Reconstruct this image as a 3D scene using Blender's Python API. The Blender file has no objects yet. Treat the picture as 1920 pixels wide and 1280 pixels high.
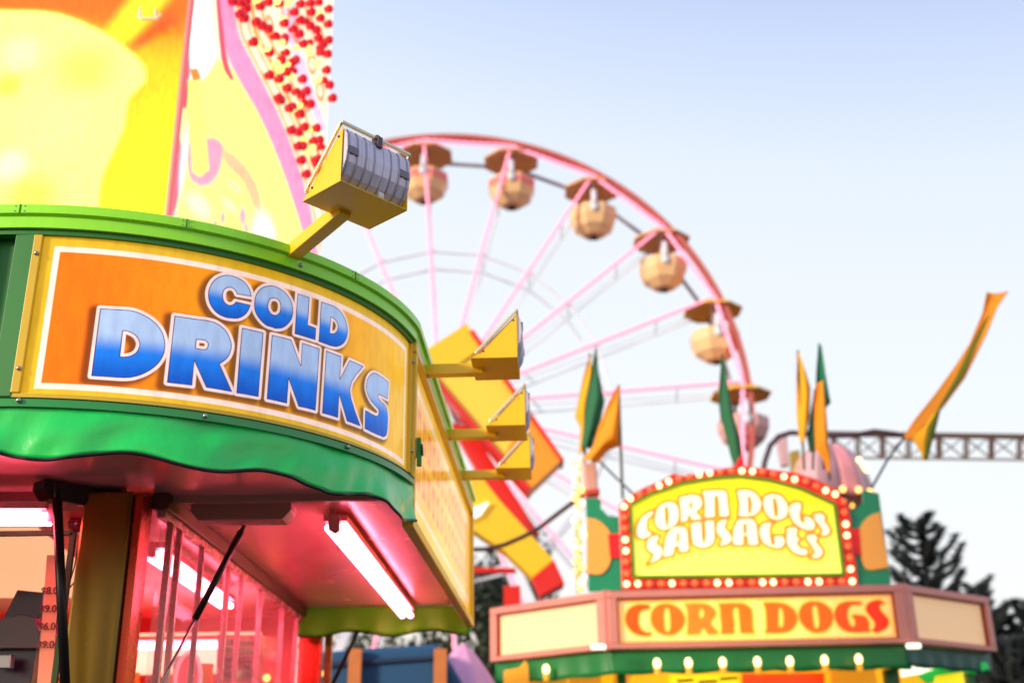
import bpy, bmesh, math, random
import numpy as np
from mathutils import Vector, Matrix
random.seed(7)
rng = np.random.default_rng(5)
S = bpy.context.scene
COL = S.collection
R = math.radians

# ------------------------------------------------------------ camera
F, P, ROLL, CZ = 2128.0, .371, -.014, 1.5
cp, sp, cr, sr = math.cos(P), math.sin(P), math.cos(ROLL), math.sin(ROLL)
right = Vector((1, 0, 0)); up = Vector((0, -sp, cp)); fwd = Vector((0, cp, sp))
r2 = right*cr + up*sr; u2 = up*cr - right*sr
camd = bpy.data.cameras.new('camera'); cam = bpy.data.objects.new('camera', camd); COL.objects.link(cam)
cam.matrix_world = Matrix(((r2.x, u2.x, -fwd.x, 0), (r2.y, u2.y, -fwd.y, 0), (r2.z, u2.z, -fwd.z, CZ), (0, 0, 0, 1)))
camd.sensor_width = 36; camd.lens = F/1920*36; camd.clip_end = 3000; camd.clip_start = .05
camd.dof.use_dof = True; camd.dof.focus_distance = 4.1; camd.dof.aperture_fstop = 1.7
S.camera = cam

# ------------------------------------------------------------ sky, sun, exposure
W = bpy.data.worlds.new("World"); S.world = W; W.use_nodes = True
nt = W.node_tree; nt.nodes.clear()
out = nt.nodes.new('ShaderNodeOutputWorld'); bg = nt.nodes.new('ShaderNodeBackground')
sky = nt.nodes.new('ShaderNodeTexSky'); sky.sky_type = 'NISHITA'; sky.sun_disc = False
sky.sun_elevation = R(9); sky.sun_rotation = R(232); sky.air_density = 1.0; sky.dust_density = 1.5
tc = nt.nodes.new('ShaderNodeTexCoord'); sep = nt.nodes.new('ShaderNodeSeparateXYZ')
ramp = nt.nodes.new('ShaderNodeValToRGB'); e = ramp.color_ramp.elements
def lin(c):
    return tuple((x/255/12.92 if x/255 <= .04045 else ((x/255+.055)/1.055)**2.4) for x in c)
stops = [(0.0, (235, 222, 208)), (.08, (255, 244, 228)), (.17, (252, 251, 250)), (.30, (246, 251, 255)), (.44, (240, 247, 255)), (.53, (230, 241, 255)), (.60, (210, 225, 255)), (.68, (182, 200, 240))]
while len(e) < len(stops): e.new(.5)
for i, (p_, c_) in enumerate(stops): e[i].position = p_; e[i].color = lin(c_) + (1,)
mul = nt.nodes.new('ShaderNodeVectorMath'); mul.operation = 'SCALE'; mul.inputs['Scale'].default_value = .16
mix = nt.nodes.new('ShaderNodeMix'); mix.data_type = 'RGBA'; mix.inputs[0].default_value = .04
nt.links.new(tc.outputs['Generated'], sep.inputs[0])
az = nt.nodes.new('ShaderNodeMath'); az.operation = 'MULTIPLY_ADD'; az.inputs[1].default_value = .18
nt.links.new(sep.outputs['X'], az.inputs[0]); nt.links.new(sep.outputs['Z'], az.inputs[2])
nt.links.new(az.outputs[0], ramp.inputs[0])
nt.links.new(sky.outputs[0], mul.inputs[0]); nt.links.new(ramp.outputs[0], mix.inputs[6]); nt.links.new(mul.outputs[0], mix.inputs[7])
nt.links.new(mix.outputs[2], bg.inputs[0]); bg.inputs[1].default_value = 1.05
nt.links.new(bg.outputs[0], out.inputs[0])
sun = bpy.data.lights.new('sun', 'SUN'); sun.energy = 3.8; sun.angle = R(12); sun.color = (1, .86, .66)
so = bpy.data.objects.new('sun', sun); COL.objects.link(so)
sd = Vector((math.sin(R(232))*math.cos(R(9+6)), math.cos(R(232))*math.cos(R(9+6)), math.sin(R(9+6))))
so.rotation_euler = (-sd).to_track_quat('-Z', 'Y').to_euler()
S.view_settings.view_transform = 'Standard'; S.view_settings.look = 'None'; S.view_settings.exposure = 0.0; S.view_settings.gamma = 1

# ------------------------------------------------------------ helpers
def ray(px, py):
    a, b = px-960, py-640
    X = (cr*a + sr*b)/F; Y = (-sr*a + cr*b)/F; u = -Y
    return Vector((X, cp-u*sp, sp+u*cp))
O0 = Vector((0, 0, CZ))
def at(px, py, y):
    r = ray(px, py); return O0 + r*(y/r.y)
def atz(px, py, z):
    r = ray(px, py); return O0 + r*((z-CZ)/r.z)
def atx(px, py, x):
    r = ray(px, py); return O0 + r*(x/r.x)

MATS = {}
def mat(name, col, rough=.5, metal=0, emit=None, es=0, coat=0, noise=0, nscale=8, bump=0, bscale=60, trans=0, alpha=1, dirt=0):
    if name in MATS: return MATS[name]
    m = bpy.data.materials.new(name); m.use_nodes = True
    n = m.node_tree; b = n.nodes['Principled BSDF']
    c = lin(col) + (1,)
    b.inputs['Base Color'].default_value = c; b.inputs['Roughness'].default_value = rough; b.inputs['Metallic'].default_value = metal
    b.inputs['Coat Weight'].default_value = coat; b.inputs['Coat Roughness'].default_value = .08
    if emit is not None:
        b.inputs['Emission Color'].default_value = lin(emit)+(1,); b.inputs['Emission Strength'].default_value = es
    if trans: b.inputs['Transmission Weight'].default_value = trans
    if alpha < 1: b.inputs['Alpha'].default_value = alpha
    if noise or bump or dirt:
        t = n.nodes.new('ShaderNodeTexCoord'); nz = n.nodes.new('ShaderNodeTexNoise'); nz.inputs['Scale'].default_value = nscale; nz.inputs['Detail'].default_value = 6
        n.links.new(t.outputs['Object'], nz.inputs['Vector'])
        if noise:
            mx = n.nodes.new('ShaderNodeMix'); mx.data_type = 'RGBA'
            mx.inputs[6].default_value = tuple(x*(1-noise) for x in c[:3])+(1,); mx.inputs[7].default_value = tuple(min(1, x*(1+noise)) for x in c[:3])+(1,)
            n.links.new(nz.outputs['Fac'], mx.inputs[0]); n.links.new(mx.outputs[2], b.inputs['Base Color'])
            mr = n.nodes.new('ShaderNodeMapRange'); mr.inputs[3].default_value = max(0, rough-.12); mr.inputs[4].default_value = min(1, rough+.15)
            n.links.new(nz.outputs['Fac'], mr.inputs[0]); n.links.new(mr.outputs[0], b.inputs['Roughness'])
        if bump:
            nb = n.nodes.new('ShaderNodeTexNoise'); nb.inputs['Scale'].default_value = bscale; nb.inputs['Detail'].default_value = 4
            n.links.new(t.outputs['Object'], nb.inputs['Vector'])
            bp = n.nodes.new('ShaderNodeBump'); bp.inputs['Strength'].default_value = bump; bp.inputs['Distance'].default_value = .02
            n.links.new(nb.outputs['Fac'], bp.inputs['Height']); n.links.new(bp.outputs[0], b.inputs['Normal'])
    MATS[name] = m; return m
def artmat(name, es=.5, rough=.25, coat=.6):
    m = bpy.data.materials.new(name); m.use_nodes = True; n = m.node_tree; b = n.nodes['Principled BSDF']
    v = n.nodes.new('ShaderNodeVertexColor'); v.layer_name = 'art'
    t = n.nodes.new('ShaderNodeTexCoord'); mp = n.nodes.new('ShaderNodeMapping'); mp.inputs['Scale'].default_value = (5, 5, 1.6); nz = n.nodes.new('ShaderNodeTexNoise'); nz.inputs['Scale'].default_value = 6; nz.inputs['Detail'].default_value = 8
    n.links.new(t.outputs['Object'], mp.inputs[0]); n.links.new(mp.outputs[0], nz.inputs['Vector'])
    mr = n.nodes.new('ShaderNodeMapRange'); mr.inputs[1].default_value = .35; mr.inputs[2].default_value = .6; mr.inputs[3].default_value = .86; mr.inputs[4].default_value = 1.0; n.links.new(nz.outputs['Fac'], mr.inputs[0])
    mx = n.nodes.new('ShaderNodeVectorMath'); mx.operation = 'SCALE'; n.links.new(v.outputs[0], mx.inputs[0]); n.links.new(mr.outputs[0], mx.inputs['Scale'])
    n.links.new(mx.outputs[0], b.inputs['Base Color']); n.links.new(mx.outputs[0], b.inputs['Emission Color'])
    b.inputs['Emission Strength'].default_value = es; b.inputs['Roughness'].default_value = rough; b.inputs['Coat Weight'].default_value = coat; b.inputs['Coat Roughness'].default_value = .06; b.inputs['Specular IOR Level'].default_value = .22
    return m

def tag(o, label=None, cat=None, group=None, kind=None):
    if label: o['label'] = label
    if cat: o['category'] = cat
    if group: o['group'] = group
    if kind: o['kind'] = kind
    return o
def empty(name, loc, label=None, cat=None, group=None, rz=0):
    o = bpy.data.objects.new(name, None); COL.objects.link(o); o.location = loc; o.rotation_euler = (0, 0, rz); o.empty_display_size = .1
    return tag(o, label, cat, group)
class MB:
    def __init__(s): s.v = []; s.f = []
    def add(s, vs, fs):
        k = len(s.v); s.v += [tuple(v) for v in vs]; s.f += [tuple(i+k for i in f) for f in fs]; return s
    def box(s, c, d, rot=None):
        hx, hy, hz = d[0]/2, d[1]/2, d[2]/2
        vs = [Vector((x*hx, y*hy, z*hz)) for x in (-1, 1) for y in (-1, 1) for z in (-1, 1)]
        if rot is not None: vs = [rot @ v for v in vs]
        c = Vector(c)
        return s.add([v+c for v in vs], [(0, 1, 3, 2), (4, 6, 7, 5), (0, 4, 5, 1), (2, 3, 7, 6), (0, 2, 6, 4), (1, 5, 7, 3)])
    def bar(s, a, b, w, h=None, upv=(0, 0, 1)):
        a = Vector(a); b = Vector(b); d = b-a; h = h or w
        z = d.normalized(); x = z.cross(Vector(upv))
        if x.length < 1e-4: x = Vector((1, 0, 0))
        x.normalize(); y = z.cross(x)
        rot = Matrix((x, y, z)).transposed()
        return s.box((a+b)/2, (w, h, d.length), rot)
    def tube(s, pts, r, n=10, cap=True, bead=0, beadlen=.1):
        pts = [Vector(p) for p in pts]
        if bead:
            q = []
            for i in range(len(pts)-1):
                L = (pts[i+1]-pts[i]).length; m = max(1, int(L/beadlen*2))
                q += [pts[i].lerp(pts[i+1], j/m) for j in range(m)]
            pts = q+[pts[-1]]
        rs = r if isinstance(r, (list, tuple)) else [r*((1+bead) if i % 2 else (1-bead)) for i in range(len(pts))]
        rings = []; prev = None
        for i, p in enumerate(pts):
            t = (pts[min(i+1, len(pts)-1)]-pts[max(i-1, 0)]).normalized()
            if prev is None:
                a = t.cross(Vector((0, 0, 1)))
                if a.length < .01: a = t.cross(Vector((1, 0, 0)))
            else: a = prev - t*prev.dot(t)
            a.normalize(); prev = a; b = t.cross(a)
            rings.append([p+(a*math.cos(2*math.pi*k/n)+b*math.sin(2*math.pi*k/n))*rs[i] for k in range(n)])
        vs = [v for rg in rings for v in rg]; fs = []
        for i in range(len(pts)-1):
            for k in range(n):
                fs.append((i*n+k, i*n+(k+1) % n, (i+1)*n+(k+1) % n, (i+1)*n+k))
        if cap: fs += [tuple(range(n))[::-1], tuple(range((len(pts)-1)*n, len(pts)*n))]
        return s.add(vs, fs)
    def prism(s, poly, d):   # planar polygon (3d pts), extruded by d
        poly = [Vector(p) for p in poly]; d = Vector(d); n = len(poly)
        vs = poly+[p+d for p in poly]
        return s.add(vs, [tuple(range(n)), tuple(range(n, 2*n))[::-1]]+[(i, i+n, (i+1) % n+n, (i+1) % n) for i in range(n)])
    def sphere(s, c, r, n=10, m=6, sc=(1, 1, 1)):
        c = Vector(c); vs = [c+Vector((0, 0, r*sc[2]))]; fs = []
        for i in range(1, m):
            t = math.pi*i/m
            for k in range(n): a = 2*math.pi*k/n; vs.append(c+Vector((math.sin(t)*math.cos(a)*r*sc[0], math.sin(t)*math.sin(a)*r*sc[1], math.cos(t)*r*sc[2])))
        vs.append(c-Vector((0, 0, r*sc[2])))
        for k in range(n): fs.append((0, 1+k, 1+(k+1) % n)); fs.append((len(vs)-1, 1+(m-2)*n+(k+1) % n, 1+(m-2)*n+k))
        for i in range(m-2):
            for k in range(n): fs.append((1+i*n+k, 1+(i+1)*n+k, 1+(i+1)*n+(k+1) % n, 1+i*n+(k+1) % n))
        return s.add(vs, fs)
    def grid(s, rows, closed=False):
        nr = len(rows); nc = len(rows[0]); fs = []
        for i in range(nr-1):
            for j in range(nc-1): fs.append((i*nc+j, i*nc+j+1, (i+1)*nc+j+1, (i+1)*nc+j))
        return s.add([p for r in rows for p in r], fs)
    def build(s, name, m, parent=None, smooth=False, bevel=0, solid=0):
        me = bpy.data.meshes.new(name); me.from_pydata(s.v, [], s.f)
        bm = bmesh.new(); bm.from_mesh(me); bmesh.ops.recalc_face_normals(bm, faces=bm.faces); bm.to_mesh(me); bm.free()
        me.materials.append(m)
        if smooth: me.shade_smooth()
        o = bpy.data.objects.new(name, me); COL.objects.link(o)
        if parent is not None:
            o.parent = parent
            if parent.type == 'EMPTY' and (parent.parent is None):
                inv = Matrix.LocRotScale(parent.location, parent.rotation_euler, None).inverted()
                me.transform(inv)
            elif parent.parent is not None and 'wm' in parent: pass
        if bevel:
            b = o.modifiers.new('bevel', 'BEVEL'); b.width = bevel; b.segments = 2; b.limit_method = 'ANGLE'
        if solid:
            b = o.modifiers.new('solid', 'SOLIDIFY'); b.thickness = solid; b.offset = 0
        return o
# world-space meshes parented to a thing at its base: parts of a thing whose Empty is at loc.
def sub(mb, name, m, part, **k):     # sub-part: same local frame as its part (parts sit at the thing's origin)
    root = part.parent
    o = mb.build(name, m, None, **k)
    if root is not None:
        o.data.transform(Matrix.LocRotScale(root.location, root.rotation_euler, None).inverted())
    o.parent = part; return o
def arc(c, r, a0, a1, n, z): return [Vector((c[0]+r*math.sin(a0+(a1-a0)*i/n), c[1]-r*math.cos(a0+(a1-a0)*i/n), z)) for i in range(n+1)]

def smoothpoly(pts, step=3):
    """round the gently turning corners of a traced outline, keep the sharp ones"""
    n = len(pts); P_ = [np.array(p, float) for p in pts]; o = []
    def sharp(i):
        a = P_[i]-P_[i-1]; b = P_[(i+1) % n]-P_[i]
        c = a@b/(np.linalg.norm(a)*np.linalg.norm(b)+1e-9); return c < .62
    sh = [sharp(i) for i in range(n)]
    for i in range(n):
        p0, p1, p2, p3 = P_[i-1], P_[i], P_[(i+1) % n], P_[(i+2) % n]
        if sh[i] and sh[(i+1) % n]: o.append(p1); continue
        if sh[i]: p0 = p1
        if sh[(i+1) % n]: p3 = p2
        for k in range(4):
            t = k/4
            o.append(.5*((2*p1)+(-p0+p2)*t+(2*p0-5*p1+4*p2-p3)*t*t+(-p0+3*p1-3*p2+p3)*t**3))
    return o
def sdf(px, py, polys):
    d = np.full(px.shape, 1e9); ins = np.zeros(px.shape, bool)
    for poly in polys:
        n = len(poly)
        for i in range(n):
            ax, ay = poly[i]; bx, by = poly[(i+1) % n]
            ex, ey = bx-ax, by-ay; l = ex*ex+ey*ey
            if l < 1e-14: continue
            t = np.clip(((px-ax)*ex+(py-ay)*ey)/l, 0, 1)
            d = np.minimum(d, (px-ax-t*ex)**2+(py-ay-t*ey)**2)
            c = ((ay > py) != (by > py))
            if ay != by: ins ^= c & (px < ex*(py-ay)/(by-ay)+ax)
    d = np.sqrt(d); return np.where(ins, -d, d)
def ss(x): x = np.clip(x, 0, 1); return x*x*(3-2*x)
def L3(c): return np.array(lin(c))
class Art:
    def __init__(s, u0, u1, z0, z1, step):
        s.nu = int((u1-u0)/step)+1; s.nz = int((z1-z0)/step)+1
        s.U, s.Z = np.meshgrid(np.linspace(u0, u1, s.nu), np.linspace(z0, z1, s.nz)); s.C = np.ones(s.U.shape+(3,))*.5
    def fill(s, c): s.C[:] = L3(c)
    def mask(s, m, c): c = L3(c) if len(np.shape(c)) == 1 and not isinstance(c, np.ndarray) else c; s.C = s.C*(1-m[..., None])+c*m[..., None]
    def poly(s, polys, c, soft=.004, grow=0): s.mask(ss(.5-(sdf(s.U, s.Z, polys)-grow)/soft), c)
    def build(s, name, fn, m, parent):
        X, Y, Z = fn(s.U, s.Z); co = np.stack([X, Y, Z], -1).reshape(-1, 3)
        idx = np.arange(s.nu*s.nz).reshape(s.nz, s.nu)
        q = np.stack([idx[:-1, :-1], idx[:-1, 1:], idx[1:, 1:], idx[1:, :-1]], -1).reshape(-1, 4)
        me = bpy.data.meshes.new(name); me.vertices.add(len(co)); me.loops.add(q.size); me.polygons.add(len(q))
        me.vertices.foreach_set('co', (co-np.array(parent.location)).ravel()); me.loops.foreach_set('vertex_index', q.ravel())
        me.polygons.foreach_set('loop_start', np.arange(0, q.size, 4)); me.polygons.foreach_set('loop_total', np.full(len(q), 4)); me.update()
        a = me.color_attributes.new('art', 'FLOAT_COLOR', 'POINT'); a.data.foreach_set('color', np.concatenate([s.C.reshape(-1, 3), np.ones((len(co), 1))], 1).astype(np.float32).ravel())
        me.shade_smooth(); me.materials.append(m); o = bpy.data.objects.new(name, me); COL.objects.link(o); o.parent = parent; return o
def crop(pts, ox, oy, k): return [(ox+x/k, oy+y/k) for x, y in pts]

# ------------------------------------------------------------ materials
GREEN = mat('lit_green_paint', (156, 244, 28), .38, coat=.3, noise=.12, nscale=5)  # rim green, raised to lime to carry the sign tower's light
DGREEN = mat('dark_green_paint', (26, 118, 34), .45, noise=.15)
YEL = mat('yellow_paint', (255, 196, 0), .38, coat=.15, noise=.06, nscale=6)
YEL2 = mat('yellow_trim', (222, 178, 24), .35, coat=.3, noise=.08)
VINYL = mat('green_vinyl', (12, 208, 82), .3, coat=.45, bump=.35, bscale=9, noise=.12, nscale=3)
BLACK = mat('black_piping', (18, 14, 16), .4)
STEEL = mat('steel', (170, 168, 165), .3, metal=.9)
RIBBED = mat('grey_reflector', (214, 206, 222), .38, metal=.2, noise=.1)
BLKMET = mat('black_metal', (24, 22, 24), .4, metal=.3)
PINKMET = mat('pink_metal', (222, 160, 160), .25, metal=.35, noise=.08)
SOFF = mat('soffit_metal', (246, 176, 174), .22, metal=.4, noise=.08, nscale=3)
REDP = mat('red_paint', (214, 20, 34), .35, coat=.3, noise=.1)
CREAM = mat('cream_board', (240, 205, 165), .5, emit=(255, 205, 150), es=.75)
OLIVE = mat('olive_gold_metal', (120, 92, 18), .25, metal=.55, noise=.1, nscale=2)
ORANGEP = mat('orange_metal', (205, 60, 22), .25, metal=.5, noise=.1)
BROWNB = mat('brown_beam', (92, 52, 46), .4, metal=.3)
def tubemat(): return mat('pink_tube', (255, 230, 235), .3, emit=(255, 110, 140), es=24)
GLASS = mat('clear_glass', (250, 245, 245), .03, trans=0, alpha=.12)
LED = mat('pink_led', (255, 130, 160), .4, emit=(255, 158, 186), es=1.1)
BULB_ON = mat('warm_bulb', (255, 240, 200), .3, emit=(255, 218, 140), es=3.2)
BULB_GOLD = mat('gold_bulb', (255, 220, 160), .3, emit=(255, 190, 90), es=2.2)
BULB_OFF = mat('amber_bulb', (240, 110, 60), .25, emit=(255, 110, 60), es=.55)
BULB_RED = mat('red_bulb', (215, 15, 35), .25, emit=(230, 20, 45), es=.45)
WHEELG = mat('hazy_steel', (232, 238, 250), .5, metal=.0)  # wheel steel, with haze put into its pale bluish base colour
RIMB = mat('rim_brown', (196, 100, 92), .5, noise=.1)
ASPH = mat('asphalt', (62, 60, 60), .85, noise=.25, nscale=3, bump=.3)

# ------------------------------------------------------------ ground
g = MB().add([(-600, -600, 0), (600, -600, 0), (600, 600, 0), (-600, 600, 0)], [(0, 1, 2, 3)]).build('ground', ASPH); g['kind'] = 'structure'

# ------------------------------------------------------------ COLD DRINKS stand
CC = (-1.766, 4.941); RS = 1.324; A0, A1 = .07, 1.42
ZT, ZB = 3.349, 2.729
DR = empty('drinks_stand', (-2.6, 5.9, 0), 'rounded green and yellow drinks stand whose orange sign reads COLD DRINKS', 'food stand')
tdir = Vector((.040, .9992, 0))            # direction of the straight side after the curve
nside = Vector((.9992, -.040, 0)); ASD = math.atan2(tdir.y, tdir.x)
def edge(rr, z, a0=0.0, left=-6.0, L=3.34, n=40):
    """outline of the awning: straight front from the left, quarter curve, straight side to the back; rr = extra radius"""
    r = RS+rr; pts = [Vector((left, CC[1]-r, z))]
    pts += arc(CC, r, a0, A1, n, z)
    pts.append(pts[-1]+tdir*L)
    return pts
# sign face -------------------------------------------------
def cyl(px, py, rad=RS):
    r = ray(px, py); dx, dy = r.x, r.y; ox, oy = -CC[0], -CC[1]
    a = dx*dx+dy*dy; b = 2*(ox*dx+oy*dy); c = ox*ox+oy*oy-rad*rad
    t = (-b-math.sqrt(max(b*b-4*a*c, 0)))/(2*a); p = O0+r*t
    return (math.atan2(p.x-CC[0], -(p.y-CC[1]))*RS, p.z)
T = 6.4; letters = []
def let(ox, oy, k, *polys): letters.append([[cyl(*q) for q in smoothpoly(crop(p, ox, oy, k))] for p in polys])
let(150, 550, T, [(243,178),(420,190),(610,203),(740,245),(880,330),(980,450),(1022,600),(1000,740),(920,860),(790,950),(640,1003),(500,1012),(320,1000),(135,988)],
    [(515,447),(590,462),(670,510),(712,590),(700,665),(650,725),(570,755),(480,757)])
let(300, 570, T, [(175,140),(380,170),(590,200),(700,240),(800,330),(855,460),(850,560),(805,650),(715,718),(865,1052),(555,1000),(412,680),(385,975),(85,940)],
    [(437,427),(520,432),(565,455),(575,490),(560,530),(525,542),(428,527)])
let(430, 600, T, [(152,93),(408,150),(348,918),(85,873)])
let(430, 600, T, [(512,177),(742,235),(857,545),(873,273),(1082,343),(1035,1083),(830,1033),(710,700),(690,997),(450,945)])
let(570, 640, T, [(267,112),(447,180),(432,450),(547,225),(712,298),(550,567),(678,1015),(515,955),(422,640),(408,915),(218,857)])
let(570, 640, T, [(1018,488),(930,420),(850,378),(800,395),(762,450),(745,540),(760,620),(800,710),(870,790),(895,830),(890,880),(860,890),(735,822),(728,1045),(850,1105),(950,1145),(990,1120),(1005,1000),(1005,880),(985,780),(910,700),(885,660),(900,635),(1005,690)])
nD = len(letters)
let(370, 490, 8, [(812,528),(790,430),(720,320),(610,245),(490,208),(400,208),(300,245),(220,320),(170,430),(165,540),(195,650),(270,755),(380,825),(520,855),(640,845),(740,775),(800,655),(575,605),(545,640),(490,655),(430,630),(390,570),(385,490),(405,430),(455,395),(520,398),(570,440),(595,490)])
let(0, 0, 1, [(510,535.4),(521,538.8),(535,548),(545,562.5),(549,577.5),(548,594),(541,606),(530,614.4),(517.5,615.8),(511,613.8),(497.5,608.8),(485,596),(478,582.5),(477,570),(478.8,556),(485,545),(495,537.5)],
    [(506,561),(512.5,558.8),(520,561),(525,567.5),(526,576),(523.8,586),(517.5,591),(510,588.8),(504,581),(502.5,571)])
let(510, 520, 8, [(385,240),(562,298),(535,710),(662,762),(650,938),(340,843)])
let(510, 520, 8, [(738,363),(850,400),(940,435),(1030,510),(1100,630),(1133,780),(1120,900),(1070,990),(980,1035),(880,1025),(700,958)],
    [(885,597),(940,630),(980,690),(988,750),(965,815),(920,840),(868,832)])
art = Art(A0*RS, A1*RS, ZB+.005, ZT-.005, .0021)
art.fill((226, 176, 30))
U, Z = art.U, art.Z
def strp(x): return ss(x/.003+.5)
stin = [cyl(103, 459), cyl(78, 722)]
s0 = .5*(stin[0][0]+stin[1][0])-.012
zt_, zb_ = ZT-.052, ZB+.035
inner = np.minimum(np.minimum(U-s0, A1*RS-.055-U), np.minimum(zt_-Z, Z-zb_))
art.mask(strp(inner), (255, 222, 206))
t_ = np.clip((U-s0)/(A1*RS-s0), 0, 1)[..., None]
og = L3((255, 112, 0))*(1-ss(t_*2.2))+L3((255, 158, 6))*ss(t_*2.2); og = og*(1-ss((t_-.45)*1.8))+L3((255, 196, 46))*ss((t_-.45)*1.8)
art.mask(strp(inner-.021), og)
allp = [p for l in letters for p in l]
D = sdf(U, Z, allp)
sh = sdf(U+.016, Z+.012, allp)       # the sign's printed drop shadow graphic
art.mask(.78*ss(1-(sh-.008)/.028)*strp(inner-.021), (60, 22, 6))
# borders
Db = np.full(U.shape, 1e9)
for l in letters: Db = np.minimum(Db, sdf(U, Z, l))
art.mask(ss(.5-(Db-.0115)/.003), (250, 216, 210))
for i, l in enumerate(letters):
    d = sdf(U, Z, l); big = i < nD
    zz = [q[1] for q in l[0]]; z1, z0 = max(zz), min(zz)
    h = (Z-z0)/(z1-z0)
    h = np.clip(h, 0, 1)[..., None]
    c1, c2, c3 = L3((168, 190, 226)), L3((20, 118, 224)), L3((2, 84, 190))
    f = ss((h-.36)/.30); g2 = ss(h/.40)
    cc = c3*(1-g2)+c2*g2; cc = cc*(1-f)+c1*f
    m = ss(.5-d/.0025)[..., None]; art.C = art.C*(1-m)+cc*m
    art.mask(ss(1-(np.abs(d+.0012)-.0004)/.0022), (34, 18, 92))
scr = rng.random(U.shape)
def cylmap(rad): return lambda U_, Z_: (CC[0]+rad*np.sin(U_/RS), CC[1]-rad*np.cos(U_/RS), Z_)
SIGNM = artmat('cold_drinks_print', .55, .25, .0)
art.build('sign_panel', cylmap(RS), SIGNM, DR)
DR.children[0]['label'] = 'orange COLD DRINKS sign with blue white-edged letters'
# trim round the panel
mb = MB()
for z, hh in ((ZT, .028), (ZB+.004, .02)):
    rows = [arc(CC, RS+o, A0-.01, A1+.005, 48, zz) for o, zz in ((0, z-hh/2), (.012, z-hh/2), (.012, z+hh/2), (0, z+hh/2))]; mb.grid(rows)
mb.build('panel_trim', YEL2, DR)
mb = MB()
for a in (A0, A1-.008):
    mb = MB(); p = arc(CC, RS+.007, a, a+.001, 1, 0)[0]; q = Matrix.Rotation(a, 3, 'Z')
    mb.box((p.x, p.y, (ZT+ZB)/2), (.03, .02, ZT-ZB-.03), q); mb.build('side_trim', YEL2, DR, bevel=.003)
for a, z in ((A0+.002, ZT-.09), (A0+.002, ZB+.1), (A1-.01, ZB+.11), (A1-.01, ZT-.1)):
    p = arc(CC, RS+.02, a, a+.1, 1, z)[0]; MB().sphere(p, .008).build('screw', STEEL, DR, smooth=True)
# green roof rim: upper fascia band and drip lip
def ringprof(name, prof, m, bev=0, a0=0., left=-6, L=3.34, parent=DR, smooth=False, sol=0):
    rows = [edge(rr, z, a0, left, L) for rr, z in prof]; mb = MB(); mb.grid(rows); return mb.build(name, m, parent, smooth=smooth, solid=sol)
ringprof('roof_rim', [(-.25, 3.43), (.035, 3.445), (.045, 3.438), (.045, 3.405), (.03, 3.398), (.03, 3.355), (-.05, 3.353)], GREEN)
ringprof('drip_lip', [(-.02, 3.3525), (.016, 3.352), (.016, 3.335), (-.02, 3.334)], DGREEN)
for a in (.78,): MB().sphere(arc(CC, RS+.032, a, a+.1, 1, 3.375)[0], .009).build('rivet', STEEL, DR, smooth=True)
for a in (.02, .44, .98):     # butt joints of the rim sections
    p = arc(CC, RS+.046, a, a+.1, 1, 3.422)[0]; MB().box(p, (.003, .004, .034), Matrix.Rotation(a, 3, 'Z')).build('rim_joint', DGREEN, DR)
    for dz in (-.014, .014):
        for da in (-.012, .012): MB().sphere(arc(CC, RS+.046, a+da, a+da+.1, 1, 3.422+dz*.7)[0], .0028, 8, 5).build('rivet', STEEL, DR)
# left green flat part with recessed bays
mb = MB(); yf = CC[1]-RS
xl = CC[0]+RS*math.sin(A0)
mb.box((xl-.045, yf+.012, 3.04), (.07, .05, .62)); mb.box((xl-.125, yf+.05, 3.04), (.09, .03, .62))
mb.box((xl-.20, yf+.01, 3.04), (.055, .06, .60)); mb.box((-4, yf+.09, 3.04), (3.6, .02, .62))
mb.box((-4, yf+.06, 3.02), (3.5, .04, .03)); mb.box((-4, yf+.06, 2.76), (3.5, .05, .05)); mb.box((-4, yf+.05, 3.32), (3.5, .06, .05))
for x in (-2.15, -2.6, -3.2, -3.8): mb.box((x, yf+.03, 3.04), (.05, .06, .60))
mb.build('fascia_panel', DGREEN, DR, bevel=.004)
# vinyl valance with scalloped hem
def vil(n=260, a_from=0.0):
    top = edge(.012, ZB-.004, n=80, left=-5, L=0)
    # resample front+curve
    pts = top[:-1]; ln = [0]
    for i in range(1, len(pts)): ln.append(ln[-1]+(pts[i]-pts[i-1]).length)
    res = []; 
    s0_ = ln[1]-.75; s1_ = ln[-1]
    for i in range(n+1):
        s_ = s0_+(s1_-s0_)*i/n
        k = max(j for j in range(len(ln)) if ln[j] <= s_+1e-9); k = min(k, len(ln)-2)
        t = (s_-ln[k])/(ln[k+1]-ln[k]); p = pts[k].lerp(pts[k+1], t)
        if p.x < CC[0]: nrm = Vector((0, -1, 0))
        else: nrm = Vector((p.x-CC[0], p.y-CC[1], 0)).normalized()
        res.append((s_-ln[1], p, nrm))
    return res
V = vil(); rows = []; hem = []
def hemz(s): return 2.530+.018*math.cos(2*math.pi*(s+.03)/.50)
NR = 14
for k in range(NR+1):
    t = k/NR; row = []
    for s_, p, nn in V:
        zb = hemz(s_); z = (ZB-.004)*(1-t)+zb*t
        o = .012+.03*t+t*(.008*math.sin(s_*17+1.5+2*math.sin(s_*3))+.004*math.sin(s_*41+t*5+3*math.sin(s_*5))+.010*math.sin(s_*7.3-3*t))+.005*math.sin(s_*13+t*7)*math.sin(t*3.14)
        sn = min(abs(s_-q) for q in (-.66, .04, .72, 1.25)); o -= .014*math.exp(-(sn/.05)**2)*math.exp(-t*5)*t*4
        if k == 1: o = .014
        q = p+nn*(o-.012); row.append(Vector((q.x, q.y, z)))
    rows.append(row)
va = MB(); va.grid(rows); vo = va.build('valance', VINYL, DR, smooth=True, solid=.002)
sub(MB().tube([p+Vector((0, 0, -.003)) for p in rows[-1]], .0065, 8), 'piping', BLACK, vo, smooth=True)
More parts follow.
